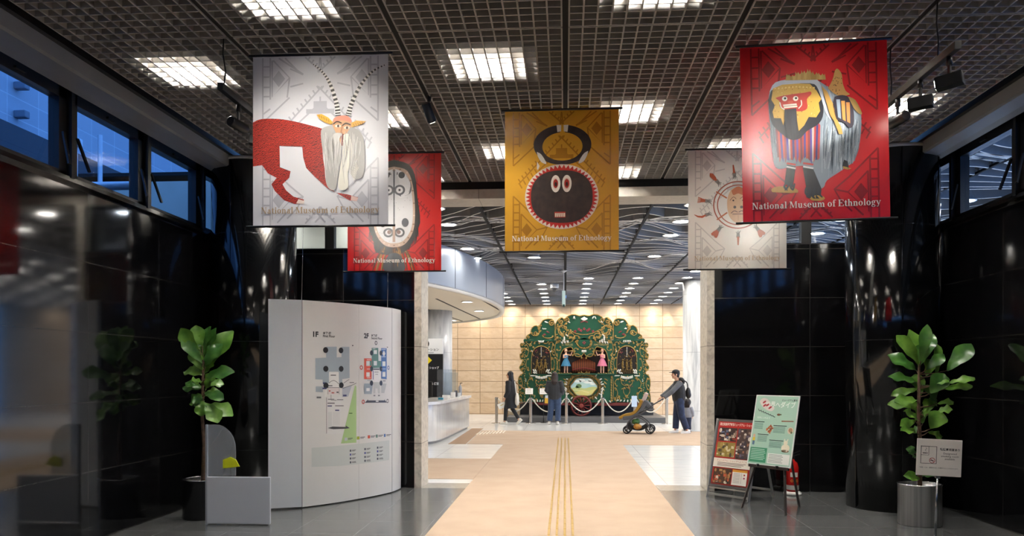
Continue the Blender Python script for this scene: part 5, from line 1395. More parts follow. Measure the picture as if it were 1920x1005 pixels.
# main case: wings, centre, side posts
MB().rbox((0, .5, 1.66), (3.8, .62, 1.9), .02).rbox((0, .4, 2.8), (1.8, .4, .7), .02).build('case', GD, org)
def wing(mirror):
    q = mir if mirror else (lambda p: p)
    w = panel('wing_panel', q([(100, 305), (365, 305), (365, 840), (100, 840)]), .02, .2, G_, org)
    panel('cornice', q([(98, 318), (98, 304), (112, 296), (150, 306), (240, 300), (330, 306), (360, 298), (366, 318)]), -.04, .04, G_, w)
    arch = curve([(165, 600), (166, 470), (180, 400), (215, 368), (250, 360), (285, 368), (320, 400), (334, 470), (335, 600)], 5)
    panel('grotto', q(arch), -.005, .03, mat('grotto_dark', '1c1510', .8), w)
    o = Orn(-.02)
    for p in ([(165, 600), (166, 470), (180, 400), (215, 368), (250, 360), (285, 368), (320, 400), (334, 470), (335, 600)],): o.rod(q(p), .014, 5)
    X = lambda x: 1230-x if mirror else x
    sg = -1 if mirror else 1
    for x0, y0, x1, y1, b in ((120, 330, 170, 330, 14), (190, 328, 235, 328, -10), (262, 328, 312, 328, 10), (318, 332, 355, 340, -10), (350, 350, 352, 440, 12), (352, 460, 350, 560, -12), (130, 350, 128, 450, -12), (128, 470, 132, 570, 12), (165, 410, 190, 372, 12), (310, 372, 336, 410, 12), (150, 640, 140, 720, 16), (135, 740, 150, 820, -16), (330, 640, 345, 700, -14), (340, 720, 345, 810, 14), (200, 660, 240, 700, 12), (300, 655, 262, 700, -12), (225, 720, 250, 790, 10), (280, 720, 255, 790, -10)):
        o.scroll(X(x0), y0, X(x1), y1, b*sg, 9, .010)
    for k in range(5): o.leaf(X(200+k*25), 650+8*(k % 2), 40+50*k, 16, 7); o.leaf(X(215+20*k), 690+10*k, 120-40*k, 14, 6)
    for k in range(26):
        y = 330+20*k; o.leaf(X(108), y, 70 if k % 2 else 110, 13, 6)
    rq = random.Random(31)
    for k in range(34):
        e = k % 4; x, y = ((rq.uniform(118, 160), rq.uniform(330, 830)), (rq.uniform(338, 358), rq.uniform(340, 830)), (rq.uniform(150, 340), rq.uniform(616, 640)), (rq.uniform(140, 350), rq.uniform(780, 832)))[e]
        o.leaf(X(x), y, rq.uniform(0, 180), rq.uniform(14, 24), rq.uniform(6, 10))
        if k % 3 == 0: o.curl(X(x), y, rq.uniform(9, 14), rq.uniform(0, 360), rq.choice((-1.1, 1.1)), .010)
    o.build('gilded_scrolls', AU, w)
    g = Orn(-.03); r = random.Random(20)
    for k in range(30): g.leaf(X(r.uniform(178, 322)), r.uniform(395, 560), r.uniform(0, 180), r.uniform(10, 24), r.uniform(4, 8))
    for k in range(9): g.rod([(X(182+17*k), 596), (X(186+16*k), 575), (X(190+14.5*k), 560)], .012, 3)
    for x in (215, 250, 285):                                             # small gilded musicians in the grotto
        g.dot(X(x), 480, 9); g.leaf(X(x), 492, 90, 40, 18); g.leaf(X(x-6), 520, 100, 40, 10); g.leaf(X(x+6), 520, 80, 40, 10)
    g.build('gilded_figures', mat('old_gold', '8e7238', .4, metal=.5, noise=(25, '4d3a1a')), w)
    p = Orn(-.045)
    for k in range(7): p.dot(X(250), 375+12*k, 4)
    for x in (180, 196, 320, 304): p.leaf(X(x), 560, 60 if x < 250 else 120, 26, 10); p.leaf(X(x), 585, 30, 20, 8)
    for k in range(9): p.leaf(X(205+11.5*k), 612+10*math.sin(math.pi*k/8), 90, 22, 9)
    for k in range(5): p.leaf(X(225+12*k), 312, 60+15*k, 18, 8); p.leaf(X(155+k*8), 612, 20, 14, 6); p.leaf(X(310+k*8), 612, 160, 14, 6)
    p.dot(X(118), 660, 5).dot(X(118), 645, 4).leaf(X(168), 395, 60, 16, 6).leaf(X(335), 400, 120, 16, 6)
    for k in range(6): p.leaf(X(190+26*k), 820, 60+20*k, 20, 9)
    p.build('white_ornament', WH, w)
    ro = Orn(-.04)
    for k in range(12): ro.dot(X(r.uniform(185, 318)), r.uniform(390, 470), 4)
    for k in range(8): ro.dot(X(r.uniform(195, 305)), r.uniform(650, 760), 4)
    ro.build('red_flowers', RO, w)
wing(False); wing(True)
def sidepost(mirror):
    q = mir if mirror else (lambda p: p)
    pts = [(104, 335), (80, 332), (68, 345), (72, 370), (88, 380), (82, 420), (66, 432), (72, 470), (90, 480), (80, 510), (62, 540), (70, 565), (96, 590), (60, 620), (50, 680), (58, 740), (50, 790), (48, 840), (104, 840)]
    s_ = panel('side_post', q(pts), .05, .3, G_, org)
    X = lambda x: 1230-x if mirror else x
    o = Orn(.03); o.rod(q(pts[1:-1]), .013, 3)
    for y in (350, 400, 450, 520, 560): o.curl(X(86), y, 13, 0, 1.2 if mirror else -1.2, .012).leaf(X(92), y+22, 80, 20, 9)
    o.scroll(X(78), 640, X(70), 740, 14 if mirror else -14, 12).scroll(X(80), 760, X(66), 830, -12 if mirror else 12, 12)
    for k in range(8): o.leaf(X(72+3*(k % 3)), 600+30*k, 60+40*(k % 3), 18, 8)
    o.build('gilded_scrolls', AU, s_)
sidepost(False); sidepost(True)
cp = panel('centre_panel', [(366, 596), (866, 596), (866, 842), (366, 842)], -.05, .2, G_, org)
MB().rbox((og(616, 598)[0], -.1, og(616, 600)[1]), (500*K5, .16, .035), .01).build('shelf', G_, cp)
o = Orn(-.07)
for X in ((lambda x: x), (lambda x: 1230-x)):
    sg = 1 if X(1) == 1 else -1
    for y in range(620, 830, 22): o.leaf(X(384), y, 80, 20, 10)
    o.scroll(X(372), 620, X(372), 830, 8*sg, 8)
    for k in range(6): o.leaf(X(440+5*k), 640+26*k, 30+10*k, 30, 9)
o.rod([(500, 806), (615, 806), (728, 806)], .008)
o.build('gilded_scrolls', AU, cp)
o = Orn(-.08)
for X in ((lambda x: x), (lambda x: 1230-x)):
    for k in range(7): o.leaf(X(452+4*abs(k-3)), 640+24*k, (20+10*k) if X(1) == 1 else (160-10*k), 32, 10)
    for k in range(4): o.leaf(X(400+30*k), 826, 50+20*k, 20, 9)
o.build('white_ornament', WH, cp)
# painted oval with gilded frame
ov = MB().lathe([(.0, .0), (1, .0)], 40, cap=False)
fr = MB(); ring = []
cxo, cyo = 615, 708
for i in range(49):
    t = 2*math.pi*i/48; rr = 1+.05*math.cos(6*t); ring.append((cxo+112*rr*math.cos(t), cyo+82*rr*math.sin(t)))
pic = panel('painted_oval', ring[:-1], -.075, -.045, mat('painted_sky', '9cc3c8', .5, noise=(4, 'b9d0c0')), org)
AA = Art(lambda u, v, o: Vector((u, -.0755-o, v)), 0, .001, .001)
P5 = lambda pts: [og(*p) for p in pts]
AA.poly(P5(curve([(512, 720), (560, 712), (620, 722), (680, 708), (722, 714), (716, 740), (690, 768), (640, 782), (590, 782), (545, 768), (518, 742), (512, 720)], 3)), 'b9c27c'); AA.up()
AA.poly(P5(curve([(540, 760), (600, 735), (660, 742), (712, 726), (690, 764), (640, 780), (590, 780), (540, 760)], 3)), 'd3c87a')
for cx, cy, rx, ry in ((560, 662, 34, 12), (600, 655, 26, 14), (650, 668, 40, 13), (690, 684, 24, 9), (670, 655, 22, 10)): AA.ell(*og(cx, cy), rx*K5, ry*K5, 'dfe3da', 14)
AA.up(); AA.ell(*og(572, 702), 24*K5, 18*K5, '5d7a48', 14); AA.ell(*og(556, 712), 14*K5, 10*K5, '4d6a3e', 12); AA.line(P5([(573, 712), (574, 735)]), .008, '5a4a30'); AA.line(P5([(520, 735), (600, 742), (660, 760)]), .014, 'e3dca8')
AA.build('landscape', pic, .5)
o = Orn(-.085); o.rod(ring, .02, 2)
for i in range(40):
    t = 2*math.pi*i/40; o.leaf(cxo+128*math.cos(t), cyo+98*math.sin(t), math.degrees(t)+60, 30, 14)
for i in range(14):
    t = math.pi*(1+ (i+.5)/14); o.curl(cxo+142*math.cos(t), cyo+116*math.sin(t), 14, math.degrees(t), 1.1 if i % 2 else -1.1, .013)
for t in (25, 60, 120, 155): o.scroll(cxo+150*math.cos(R(t)), cyo+112*math.sin(R(t)), cxo+130*math.cos(R(t+14)), cyo+118*math.sin(R(t+14)), 8, 9)
o.build('gilded_frame', mat('old_gold', '8e7238', .4), pic)
o = Orn(-.09)
for t in range(-50, 231, 20):
    if 60 < t < 120 or 200 < t: continue
    o.leaf(cxo+146*math.cos(R(t)), cyo+112*math.sin(R(t)), t, 26, 9)
o.leaf(614, 800, 90, 22, 14); o.build('white_ornament', WH, pic)

# stage: dark recess, pipes, side drapes of green and figures
stg = panel('stage', [(405, 380), (828, 380), (828, 598), (405, 598)], .10, .22, DK, org)
panel('stage_frame', [(366, 596), (366, 310), (866, 310), (866, 596), (822, 596), (822, 470), (800, 400), (770, 372), (720, 372), (690, 440), (640, 448), (616, 415), (592, 448), (540, 440), (512, 372), (462, 372), (432, 400), (410, 470), (410, 596)], -.02, .12, G_, org)
for k in range(23):
    x = 512+9*k; h = 455+ (abs(k-11)*4.2); X_, z1 = og(x+3, h); z0 = og(0, 590)[1]
    mb = MB().tube([(X_, .04, z0), (X_, .04, z0+.09), (X_, .04, z1)], [.010, .015, .015], 8)
    mb.build('organ_pipe', mat('pipe_copper', '8a4a2a', .3, metal=.6) if k % 2 else mat('pipe_dark', '5a2c1c', .35, metal=.5), org)
MB().tube([Vector((og(x, y)[0], .02, og(x, y)[1])) for x, y in curve([(512, 570), (560, 556), (616, 548), (670, 556), (722, 570)], 4)], .012, 6).build('pipe_rail', RO, org)
st_orn = Orn(-.035)
for X in ((lambda x: x), (lambda x: 1230-x)):
    sg = 1 if X(1) == 1 else -1
    st_orn.rod([(X(410), 596), (X(410), 470), (X(432), 400), (X(470), 376), (X(512), 372), (X(540), 440), (X(575), 452), (X(600), 440), (X(616), 415)], .012, 4)
    for a in ((376, 330, 376, 440, 10), (378, 460, 376, 585, -10), (390, 400, 420, 372, 12), (530, 400, 560, 380, -12), (520, 430, 600, 455, -14), (440, 330, 520, 318, 10), (480, 312, 380, 316, 8), (395, 480, 398, 570, 8)): st_orn.scroll(X(a[0]), a[1], X(a[2]), a[3], a[4]*sg, 9, .010)
    for k in range(7): st_orn.leaf(X(376+20*k), 590, 20, 18, 8); st_orn.leaf(X(382), 420+22*k, 60, 16, 7)
    st_orn.curl(X(560), 330, 20, 180, 1.3*sg, .014).curl(X(400), 322, 14, 0, -1.3*sg, .012)
for i in range(22):
    t = 2*math.pi*i/22; st_orn.leaf(617+58*math.cos(t), 330+44*math.sin(t), math.degrees(t)+70, 22, 10)
st_orn.build('gilded_scrolls', AU, org)
panel('medallion', [(617+50*math.cos(2*math.pi*i/28), 330+38*math.sin(2*math.pi*i/28)) for i in range(28)], -.06, -.01, G_, org)
o = Orn(-.07)
for x, y in ((617, 322), (608, 332), (626, 332), (617, 342)): o.dot(x, y, 6)
o.build('red_flowers', RO, org)
o = Orn(-.05)
for X in ((lambda x: x), (lambda x: 1230-x)):
    for k in range(6): o.leaf(X(420+12*k), 322-2*k, 90 if k % 2 else 60, 20, 8)
    o.leaf(X(452), 290, 120, 34, 14).leaf(X(440), 275, 60, 26, 10)
for k in range(5): o.leaf(600+8*k, 395, 90, 18, 8)
o.build('white_ornament', WH, org)
AA = Art(lambda u, v, o: Vector((u, -.0215-o, v)), 0, .001, .001)
AA.text('G. PERLEE', *og(474, 356), .085, 'b9a060', bold=.001, maxw=.47); AA.text('AMSTERDAM', *og(762, 356), .085, 'b9a060', bold=.001, maxw=.56)
AA.build('lettering', org)

# crests
def crest(pts, y0, y1, m=G_): 
    c = panel('crest', pts, y0, y1, m, org); return c
mid = curve([(370, 305), (368, 240), (372, 180), (385, 148), (412, 120), (438, 122), (448, 148)], 3)[:-1]+curve([(448, 148), (462, 118), (500, 96), (540, 92), (580, 104), (617, 96), (654, 104), (694, 92), (734, 96), (772, 118), (786, 148)], 3)+curve([(786, 148), (796, 122), (822, 120), (848, 148), (862, 180), (866, 240), (864, 305)], 3)[1:]
c = crest(mid, -.06, .08)
o = Orn(-.08); o.rod(mid, .016, 1)
for X in ((lambda x: x), (lambda x: 1234-x)):
    sg = 1 if X(1) == 1 else -1
    o.curl(X(420), 150, 24, -90, -1.2*sg, .016).curl(X(470), 140, 26, 180, 1.2*sg, .016)
    for a in ((385, 190, 380, 290, 12), (425, 180, 470, 250, -18), (480, 260, 540, 285, -20), (395, 200, 430, 280, 14), (490, 235, 500, 290, 14), (452, 170, 470, 230, 16), (520, 290, 575, 280, -14)): o.scroll(X(a[0]), a[1], X(a[2]), a[3], a[4]*sg, 11, .012)
    o.rod([(X(480), 270), (X(505), 235), (X(540), 250), (X(590), 262), (X(617), 262)], .011, 4)
    for k in range(7): o.leaf(X(392+9*k), 210+9*k, 30+25*k, 22, 10)
    rq = random.Random(32)
    for k in range(26):
        x = rq.uniform(382, 500); y = rq.uniform(170+max(0, (x-440))*.6, 298)
        o.leaf(X(x), y, rq.uniform(0, 180), rq.uniform(12, 22), rq.uniform(6, 9))
o.build('gilded_scrolls', AU, c)
o = Orn(-.09)
for k in range(11): o.leaf(617+9*(k-5)*.6, 112+3*abs(k-5), 90+12*(k-5), 30, 9)
for X in ((lambda x: x), (lambda x: 1234-x)):
    o.leaf(X(528), 108, 60, 24, 9).leaf(X(536), 108, 120, 24, 9).leaf(X(478), 150, 30, 22, 9).leaf(X(448), 280, 90, 36, 12).leaf(X(462), 262, 40, 24, 9)
o.build('white_ornament', WH, c)
o = Orn(-.09)
for x, y in ((540, 235), (573, 218), (617, 215), (660, 218), (692, 235), (590, 228), (645, 228)):
    for k in range(5): o.dot(x+7*math.cos(k*1.26), y+7*math.sin(k*1.26), 5)
for k in range(7): o.dot(590+9*k, 148+3*abs(k-3), 5)
o.build('red_flowers', RO, c)
for mirror in (False, True):
    q = mir if mirror else (lambda p: p)
    X = lambda x: 1230-x if mirror else x
    sg = -1 if mirror else 1
    side = curve([(122, 303), (124, 275), (140, 260), (158, 250), (162, 222), (178, 196), (205, 184), (232, 196), (244, 170), (270, 136), (310, 126), (346, 132), (362, 160), (368, 200), (368, 303)], 3)
    c = crest(q(side), -.02, .1)
    o = Orn(-.04); o.rod(q(side), .015, 1)
    o.curl(X(340), 165, 26, -60, -1.3*sg, .017).curl(X(205), 250, 24, 0, 1.2*sg, .016).curl(X(235), 205, 16, 90, 1.1*sg, .014).curl(X(138), 285, 16, 180, 1.1*sg, .013)
    for a in ((240, 180, 236, 230, 10), (165, 255, 215, 262, 12), (262, 280, 350, 285, 10)): o.scroll(X(a[0]), a[1], X(a[2]), a[3], a[4]*sg, 9, .011)
    for k in range(5): o.leaf(X(228+3*k), 180+14*k, 60+20*k, 22, 10)
    o.build('gilded_scrolls', AU, c)
    o = Orn(-.05); o.leaf(X(280), 150, 20 if not mirror else 160, 30, 10).leaf(X(272), 212, 0, 22, 8).leaf(X(262), 205, 60, 14, 7); o.build('white_ornament', WH, c)
    o = Orn(-.05)
    for x, y in ((300, 235), (280, 258), (310, 240), (270, 262)): o.dot(X(x), y, 6).dot(X(x+7), y+5, 5)
    o.build('red_flowers', RO, c)
# two playing figures on the stage shelf
M_SKIN = mat('skin', 'd9a98c', .5, noise=(20, 'd2a083'))
def doll(cx, mirror, dress, dm):
    s = -1 if mirror else 1
    x0, z0 = og(cx, 592); H = .80; y = -.10
    b = MB(); q = lambda x, yy, z: Vector((x0+s*x*H, y+yy*H, z0+z*H))
    for e in (-1, 1): b.tube([q(.055*e, 0, .03), q(.05*e, 0, .15), q(.05*e, .0, .28), q(.05*e, 0, .5)], [.022*H, .034*H, .034*H, .055*H], 10); b.ball(q(.055*e, -.03, .018), (.03*H, .06*H, .02*H))
    b.tube([q(0, 0, .46), q(0, 0, .56), q(0, 0, .66), q(0, 0, .74), q(0, 0, .80), q(0, 0, .85)], [(.085*H, .06*H), (.07*H, .055*H), (.075*H, .06*H), (.085*H, .055*H), (.04*H, .035*H), (.03*H, .03*H)], 12, flat=(1, 0, 0))
    b.ball(q(0, -.005, .915), (.058*H, .066*H, .078*H)); b.ball(q(.0, -.072, .905), (.012*H, .018*H, .018*H))
    b.tube([q(.09, 0, .76), q(.19, -.04, .72), q(.25, -.10, .86)], [.03*H, .026*H, .02*H], 8); b.ball(q(.255, -.11, .885), .022*H)
    b.tube([q(-.09, 0, .76), q(-.10, -.08, .62), q(.03, -.14, .66)], [.03*H, .026*H, .02*H], 8); b.ball(q(.04, -.145, .665), .02*H)
    o = mesh_obj('musician_figure', remeshed(b, .010, 2), M_SKIN, org)
    d = MB().lathe([(.07*H, .62*H), (.075*H, .58*H), (.13*H, .48*H), (.20*H, .30*H), (.205*H, .285*H), (.19*H, .29*H), (.1*H, .45*H)], 28, (x0, y, z0), cap=False)
    d.tube([q(0, 0, .57), q(0, 0, .66), q(0, 0, .73)], [(.078*H, .064*H), (.086*H, .07*H), (.092*H, .062*H)], 14, flat=(1, 0, 0))
    d.build('dress', dm, o)
    MB().ball(q(-.012, .022, .935), (.066*H, .066*H, .078*H)).ball(q(-.03, .05, .88), (.04*H, .04*H, .05*H)).build('hair', mat('doll_hair', '7a4a2c', .6), o)
    MB().tube([q(.0, -.085, .885), q(.15, -.12, .90), q(.27, -.14, .915)], [.008, .008, .02], 8).build('horn', AU, o)
doll(462, False, 'blue', mat('doll_blue', '2a6f92', .55)); doll(770, True, 'pink', mat('doll_pink', 'c46a82', .55))

# brown brace at the left of the organ
br = thing('brace', 'thin brown wooden brace at the left end of the organ', 'brace', (-1.9, 25.0, .17))
p = [(x-(-1.9), y-25.0, z-.17) for x, y, z in ((-1.72, 25.1, 1.36), (-1.02, 24.9, .86))]
MB().bar(p[0], p[1], .035).bar((.05, 0, .0), (.05, 0, .34), .03).bar((.02, 0, .3), (.55, 0, .46), .03).build('wooden_bars', mat('brace_wood', '8a6a48', .6), br)

# rope posts and ropes in front
m_post = mat('post_steel', 'c9c3ba', .2, metal=.85)
YP = 24.46
def ppos(px): 
    d = 23.6; 
    for _ in range(4): u = (px-960)/F*d; x = u*CA-d*SA; d = -x*SA+YP*CA
    return x
pxs = (931, 995, 1062, 1130, 1190, 1250)
names = ('leftmost steel rope post in front of the organ', 'second steel rope post from the left, between the two women', 'steel rope post just right of the woman in jeans', 'steel rope post right of the red cart wheel', 'steel rope post behind the stroller', 'rightmost steel rope post, beside the man with the cap')
po = None
for px, nm in zip(pxs, names):
    x = ppos(px)
    if po is None:
        po = thing('rope_post', nm, 'rope post', (x, YP, 0), 0, 'rope posts in front of the organ')
        MB().lathe([(.16, 0), (.165, .004), (.16, .012), (.04, .018)], 28).build('base_plate', m_post, po)
        MB().rbox((0, 0, .40), (.085, .06, .78), .008).build('shaft', m_post, po)
        MB().rbox((0, 0, .80), (.10, .075, .03), .008).tube([(-.06, 0, .765), (.06, 0, .765)], .014, 10).build('cap', M_CHROME, po); tr = [(c, []) for c in kids(po)]
    else: dup(po, (x, YP, 0), label=nm, tree=tr)
m_rope = mat('rope_white', 'd6cfc2', .7, bump=(120, .4))
for a, b, nm in zip(pxs, pxs[1:], ('rope hanging behind the woman in the black coat', 'rope hanging left of the woman in jeans', 'rope hanging in front of the red cart wheel', 'rope hanging between cart wheel and stroller', 'rope hanging behind the man with the stroller')):
    x0, x1 = ppos(a)+.06, ppos(b)-.06
    pts = [(x0+(x1-x0)*i/20, YP, .765-.40*(1-(2*i/20-1)**2)) for i in range(21)]
    tag(MB().tube(pts, .017, 8).build('rope', m_rope), 'pale '+nm, 'rope', 'ropes in front of the organ')
for px, nm in ((992, 'small white notice stand behind the rope, left of the woman in jeans'), (1019, 'small white notice stand behind the rope, half hidden by the woman in jeans')):
    d = 24.65; u = (px-960)/F*d; x = u*CA-d*SA
    t = thing('notice_stand', nm, 'notice stand', (x, 24.70, 0), 0, 'notice stands at the rope')
    MB().tube([(0, .05, 0), (0, .05, .98)], .012, 8).lathe([(.10, 0), (.10, .008), (.012, .014)], 20, (0, .05, 0)).build('pole', M_BLACK, t)
    MB().rbox((0, 0, 1.0), (.24, .014, .21), .003, (R(-30), 0, 0)).build('panel', mat('notice_white', 'ece9e3', .5), t)
    A = Art(lambda u, v, o: Vector((u, -.0075-o-v*-.0, 0)) @ Matrix.Identity(3), 0)
    E = Euler((R(-30), 0, 0)).to_matrix()
    A = Art(lambda u, v, o: Vector((0, 0, 1.0)) + E @ Vector((u, -.0075-o, v)), 0, .0005)
    A.rect(-.09, .06, .06, .075, '9a6a60')
    for k in range(5): A.rect(-.09, .035-.025*k, .08-.02*(k % 2), .043-.025*k, 'a8a49c')
    A.build('lettering', t)
cdp = thing('rope_card', 'pale blue card fixed upright at the rope above the stroller seat', 'card', (ppos(1189), YP-.05, 0))
MB().rbox((0, 0, .70), (.17, .012, .34), .004).build('card', mat('card_blue', 'b9cbe0', .5), cdp)
# ------------------------------------------------------------------ people
def hand(mb, w, d, n, s, curl=.6, k=1.0):
    """palm, four unequal bent fingers and a thumb; w wrist, d finger direction, n palm normal, s thumb side"""
    d, n, s = Vector(d).normalized(), Vector(n).normalized(), Vector(s).normalized()
    p = w+d*.045*k
    M = Matrix((s, n, d)).transposed()
    mb.ball(p, (.040*k, .018*k, .052*k), 12, 8, M)
    for i, (o, L) in enumerate(((.030, .068), (.011, .078), (-.009, .072), (-.028, .056))):
        a = w+d*.088*k+s*o*k; pts = [a-d*.02*k, a]; c = 0
        for j, f in enumerate((.45, .32, .23)):
            c += curl*(.5+.25*j); a = a+(d*math.cos(c)+n*math.sin(c))*L*f*k; pts.append(a)
        mb.tube(pts, [.0095*k, .0095*k, .009*k, .0085*k, .0075*k], 7)
    a = w+d*.03*k+s*.03*k; b = a+(d*.5+s*.75+n*.25).normalized()*.035*k; c_ = b+(d*.9+n*.5+s*.1).normalized()*.032*k
    mb.tube([a, b, c_], [.013*k, .011*k, .009*k], 7)
def head(mb, c, M, k=1.0):
    """skull, jaw, nose, brow, lips and ears; local face direction is -y"""
    q = lambda x, y, z: c+M @ Vector((x*k, y*k, z*k))
    mb.ball(q(0, .008, .025), (.073*k, .092*k, .085*k), 16, 12, M); mb.ball(q(0, -.022, -.045), (.052*k, .058*k, .062*k), 14, 10, M); mb.ball(q(0, -.062, -.085), (.024*k, .02*k, .02*k), 10, 8, M)
    mb.tube([q(0, -.082, .02), q(0, -.095, -.005), q(0, -.108, -.022)], [.009*k, .012*k, .014*k], 8); mb.ball(q(0, -.09, -.024), (.019*k, .014*k, .011*k), 10, 6, M)
    mb.ball(q(0, -.078, .034), (.052*k, .012*k, .010*k), 10, 6, M); mb.ball(q(0, -.082, -.054), (.022*k, .010*k, .006*k), 10, 6, M); mb.ball(q(0, -.080, -.064), (.018*k, .010*k, .006*k), 10, 6, M)
    for e in (-1, 1): mb.ball(q(.074*e, .012, .0), (.010*k, .020*k, .032*k), 8, 8, M); mb.ball(q(.04*e, -.06, -.02), (.022*k, .022*k, .02*k), 10, 6, M)
def person(label, loc, rz, H, J, clothes, hair, head_rz=0.0, head_rx=0.0, group=None, shoe='e6e2da', sk='d4a384', female=True, curl=.7):
    """J: joints in units of height H, facing -y. shoulders/elbows/wrists/hips/knees/ankles as L/R"""
    t = thing('person', label, 'person', loc, rz)
    v = lambda p: Vector(p)*H
    k = H/1.65; b = MB()
    sw = .105 if female else .118
    pel, wst, che, nk = J.get('pelvis', (0, 0, .53)), J.get('waist', (0, 0, .61)), J.get('chest', (0, .0, .73)), J.get('neck', (0, .005, .835))
    hd = J.get('head', (nk[0], nk[1]-.012, .925))
    b.tube([v(pel)-Vector((0, 0, .03*H)), v(pel), v(wst), v(che), v((nk[0], nk[1], .80)), v(nk), v(hd)], [(.085*H, .07*H), (.10*H, .075*H), (.08*H, .06*H), (.10*H, .07*H), (.07*H, .05*H), (.034*H, .034*H), (.034*H, .036*H)], 16, flat=(1, 0, 0))
    M = Euler((head_rx, 0, head_rz)).to_matrix()
    head(b, v(hd), M, k)
    for e in 'LR':
        s = J['s'+e]; el = J['e'+e]; w = J['w'+e]; h = J['h'+e]; kn = J['k'+e]; a = J['a'+e]
        b.tube([v(che)+Vector((v(s).x*.5, 0, .05*H)), v(s), (v(s)+v(el))/2, v(el), (v(el)*.6+v(w)*.4), v(w)], [.04*H, .034*H, .029*H, .024*H, .023*H, .016*H], 12)
        d = (v(w)-v(el)).normalized(); sd = 1 if e == 'L' else -1
        n = J.get('n'+e, (-sd, 0, 0)); n = (Vector(n)-d*d.dot(Vector(n))).normalized()
        th = J.get('t'+e, None); th = Vector(th) if th else n.cross(d)*(1 if n.cross(d).y < 0 else -1)
        th = (th-d*d.dot(th)).normalized()
        hand(b, v(w), d, n, th, curl, k)
        b.tube([v(h)+Vector((0, 0, .03*H)), v(h), (v(h)+v(kn))/2, v(kn), v(kn)*.65+v(a)*.35, v(a)], [.06*H, .058*H, .047*H, .034*H, .035*H, .022*H], 12)
        f = J.get('f'+e, (0, -1, -.25)); b.tube([v(a), v(a)+Vector((0, 0, -.025*H)), v(a)+Vector((0, 0, -.022*H))+Vector(f).normalized()*.07*H], [.024*H, .024*H, .018*H], 10)
    body = mesh_obj('body', remeshed(b, .0068*max(k, .7), 1), mat('skin_'+sk, sk, .5, noise=(25, 'c99a7c' if sk != 'd4a384' else 'cc9a7b')), t)
    # eyes
    ey = MB()
    for e in (-1, 1): ey.ball(v(hd)+M @ Vector((.032*k*e, -.078*k, .012*k)), (.012*k, .008*k, .007*k), 8, 6, M)
    ey.build('eyes', mat('eye_dark', '1a1412', .2), body)
    for e in 'LR':
        a = v(J['a'+e]); f = Vector(J.get('f'+e, (0, -1, -.25))).normalized(); up = Vector((0, 0, 1)); sdv = f.cross(up).normalized(); un = sdv.cross(f)
        Ms = Matrix((sdv, f, un)).transposed()
        sh = MB(); c = a-un*.022*H
        sh.ball(c+f*.035*H, (.030*H, .085*H, .026*H), 14, 8, Ms); sh.ball(c-f*.015*H+un*.01*H, (.028*H, .035*H, .032*H), 12, 8, Ms); sh.rbox(c+f*.032*H-un*.017*H, (.052*H, .155*H, .016*H), .006, Ms)
        o = mesh_obj('shoe', remeshed(sh, .008, 1), mat('shoe_'+shoe, shoe, .5), t)
    clothes(t, v, H, J, k)
    hair(t, v(hd), M, k)
    return t
def cloth(name, m, parent, parts, voxel=.0125, sm=3):
    b = MB()
    for p in parts:
        if p[0] == 't': b.tube(p[1], p[2], 14, flat=(1, 0, 0) if len(p) < 4 else p[3])
        else: b.ball(*p[1:])
    return mesh_obj(name, remeshed(b, voxel, sm), m, parent)
def wrinkled(name, c, c2, sc=7): return mat(name, c, .8, noise=(sc, c2), bump=(14, .25), sheen=.1)
def legs(v, H, J, r0, r1, r2):
    out = []
    for e in 'LR': out.append(('t', [v(J['h'+e])+Vector((0, 0, .05*H)), v(J['h'+e]), v(J['k'+e]), v(J['a'+e])*.9+v(J['k'+e])*.1+Vector((0, 0, -.0*H))], [r0*H, r0*H, r1*H, r2*H]))
    return out
def sleeves(v, H, J, r0, r1, cut=.94):
    out = []
    for e in 'LR': out.append(('t', [v(J.get('chest', (0, 0, .73)))+Vector((v(J['s'+e]).x*.6, v(J['s'+e]).y*.5, .055*H)), v(J['s'+e]), v(J['e'+e]), v(J['e'+e])*(1-cut)+v(J['w'+e])*cut], [.045*H, r0*H, (r0+r1)/2*H, r1*H]))
    return out
def long_hair(c, ln, wide=.085):
    def f(t, h, M, k):
        b = MB(); q = lambda x, y, z: h+M @ Vector((x*k, y*k, z*k))
        b.ball(q(0, .022, .035), (.088*k, .098*k, .092*k), 16, 12, M)
        b.tube([q(0, .05, .07), q(0, .06, -.02), q(0, .075, -.12), q(0, .10, -.12-ln*.5), q(0, .10, -.12-ln)], [(.08*k, .05*k), (.09*k, .055*k), (.10*k, .05*k), ((wide+.012)*k, .045*k), (wide*.6*k, .02*k)], 16, flat=M @ Vector((1, 0, 0)))
        for e in (-1, 1): b.tube([q(.062*e, -.03, .07), q(.08*e, .01, .0), q(.085*e, .02, -.12), q(.075*e, .035, -.12-ln*.45)], [.022*k, .03*k, .03*k, .014*k], 8)
        mesh_obj('hair', remeshed(b, .009, 1), mat('hair_'+c, c, .38, noise=(60, c), bump=(90, .5), stretch=(1, 1, .08)), t)
    return f
def short_hair(c):
    def f(t, h, M, k):
        b = MB(); q = lambda x, y, z: h+M @ Vector((x*k, y*k, z*k))
        b.ball(q(0, .024, .038), (.084*k, .096*k, .086*k), 16, 12, M); b.ball(q(0, .055, -.03), (.07*k, .05*k, .06*k), 14, 8, M)
        for e in (-1, 1): b.ball(q(.072*e, -.015, .01), (.012*k, .02*k, .035*k), 8, 6, M)
        mesh_obj('hair', remeshed(b, .009, 1), mat('hair_'+c, c, .5, bump=(90, .4)), t)
    return f

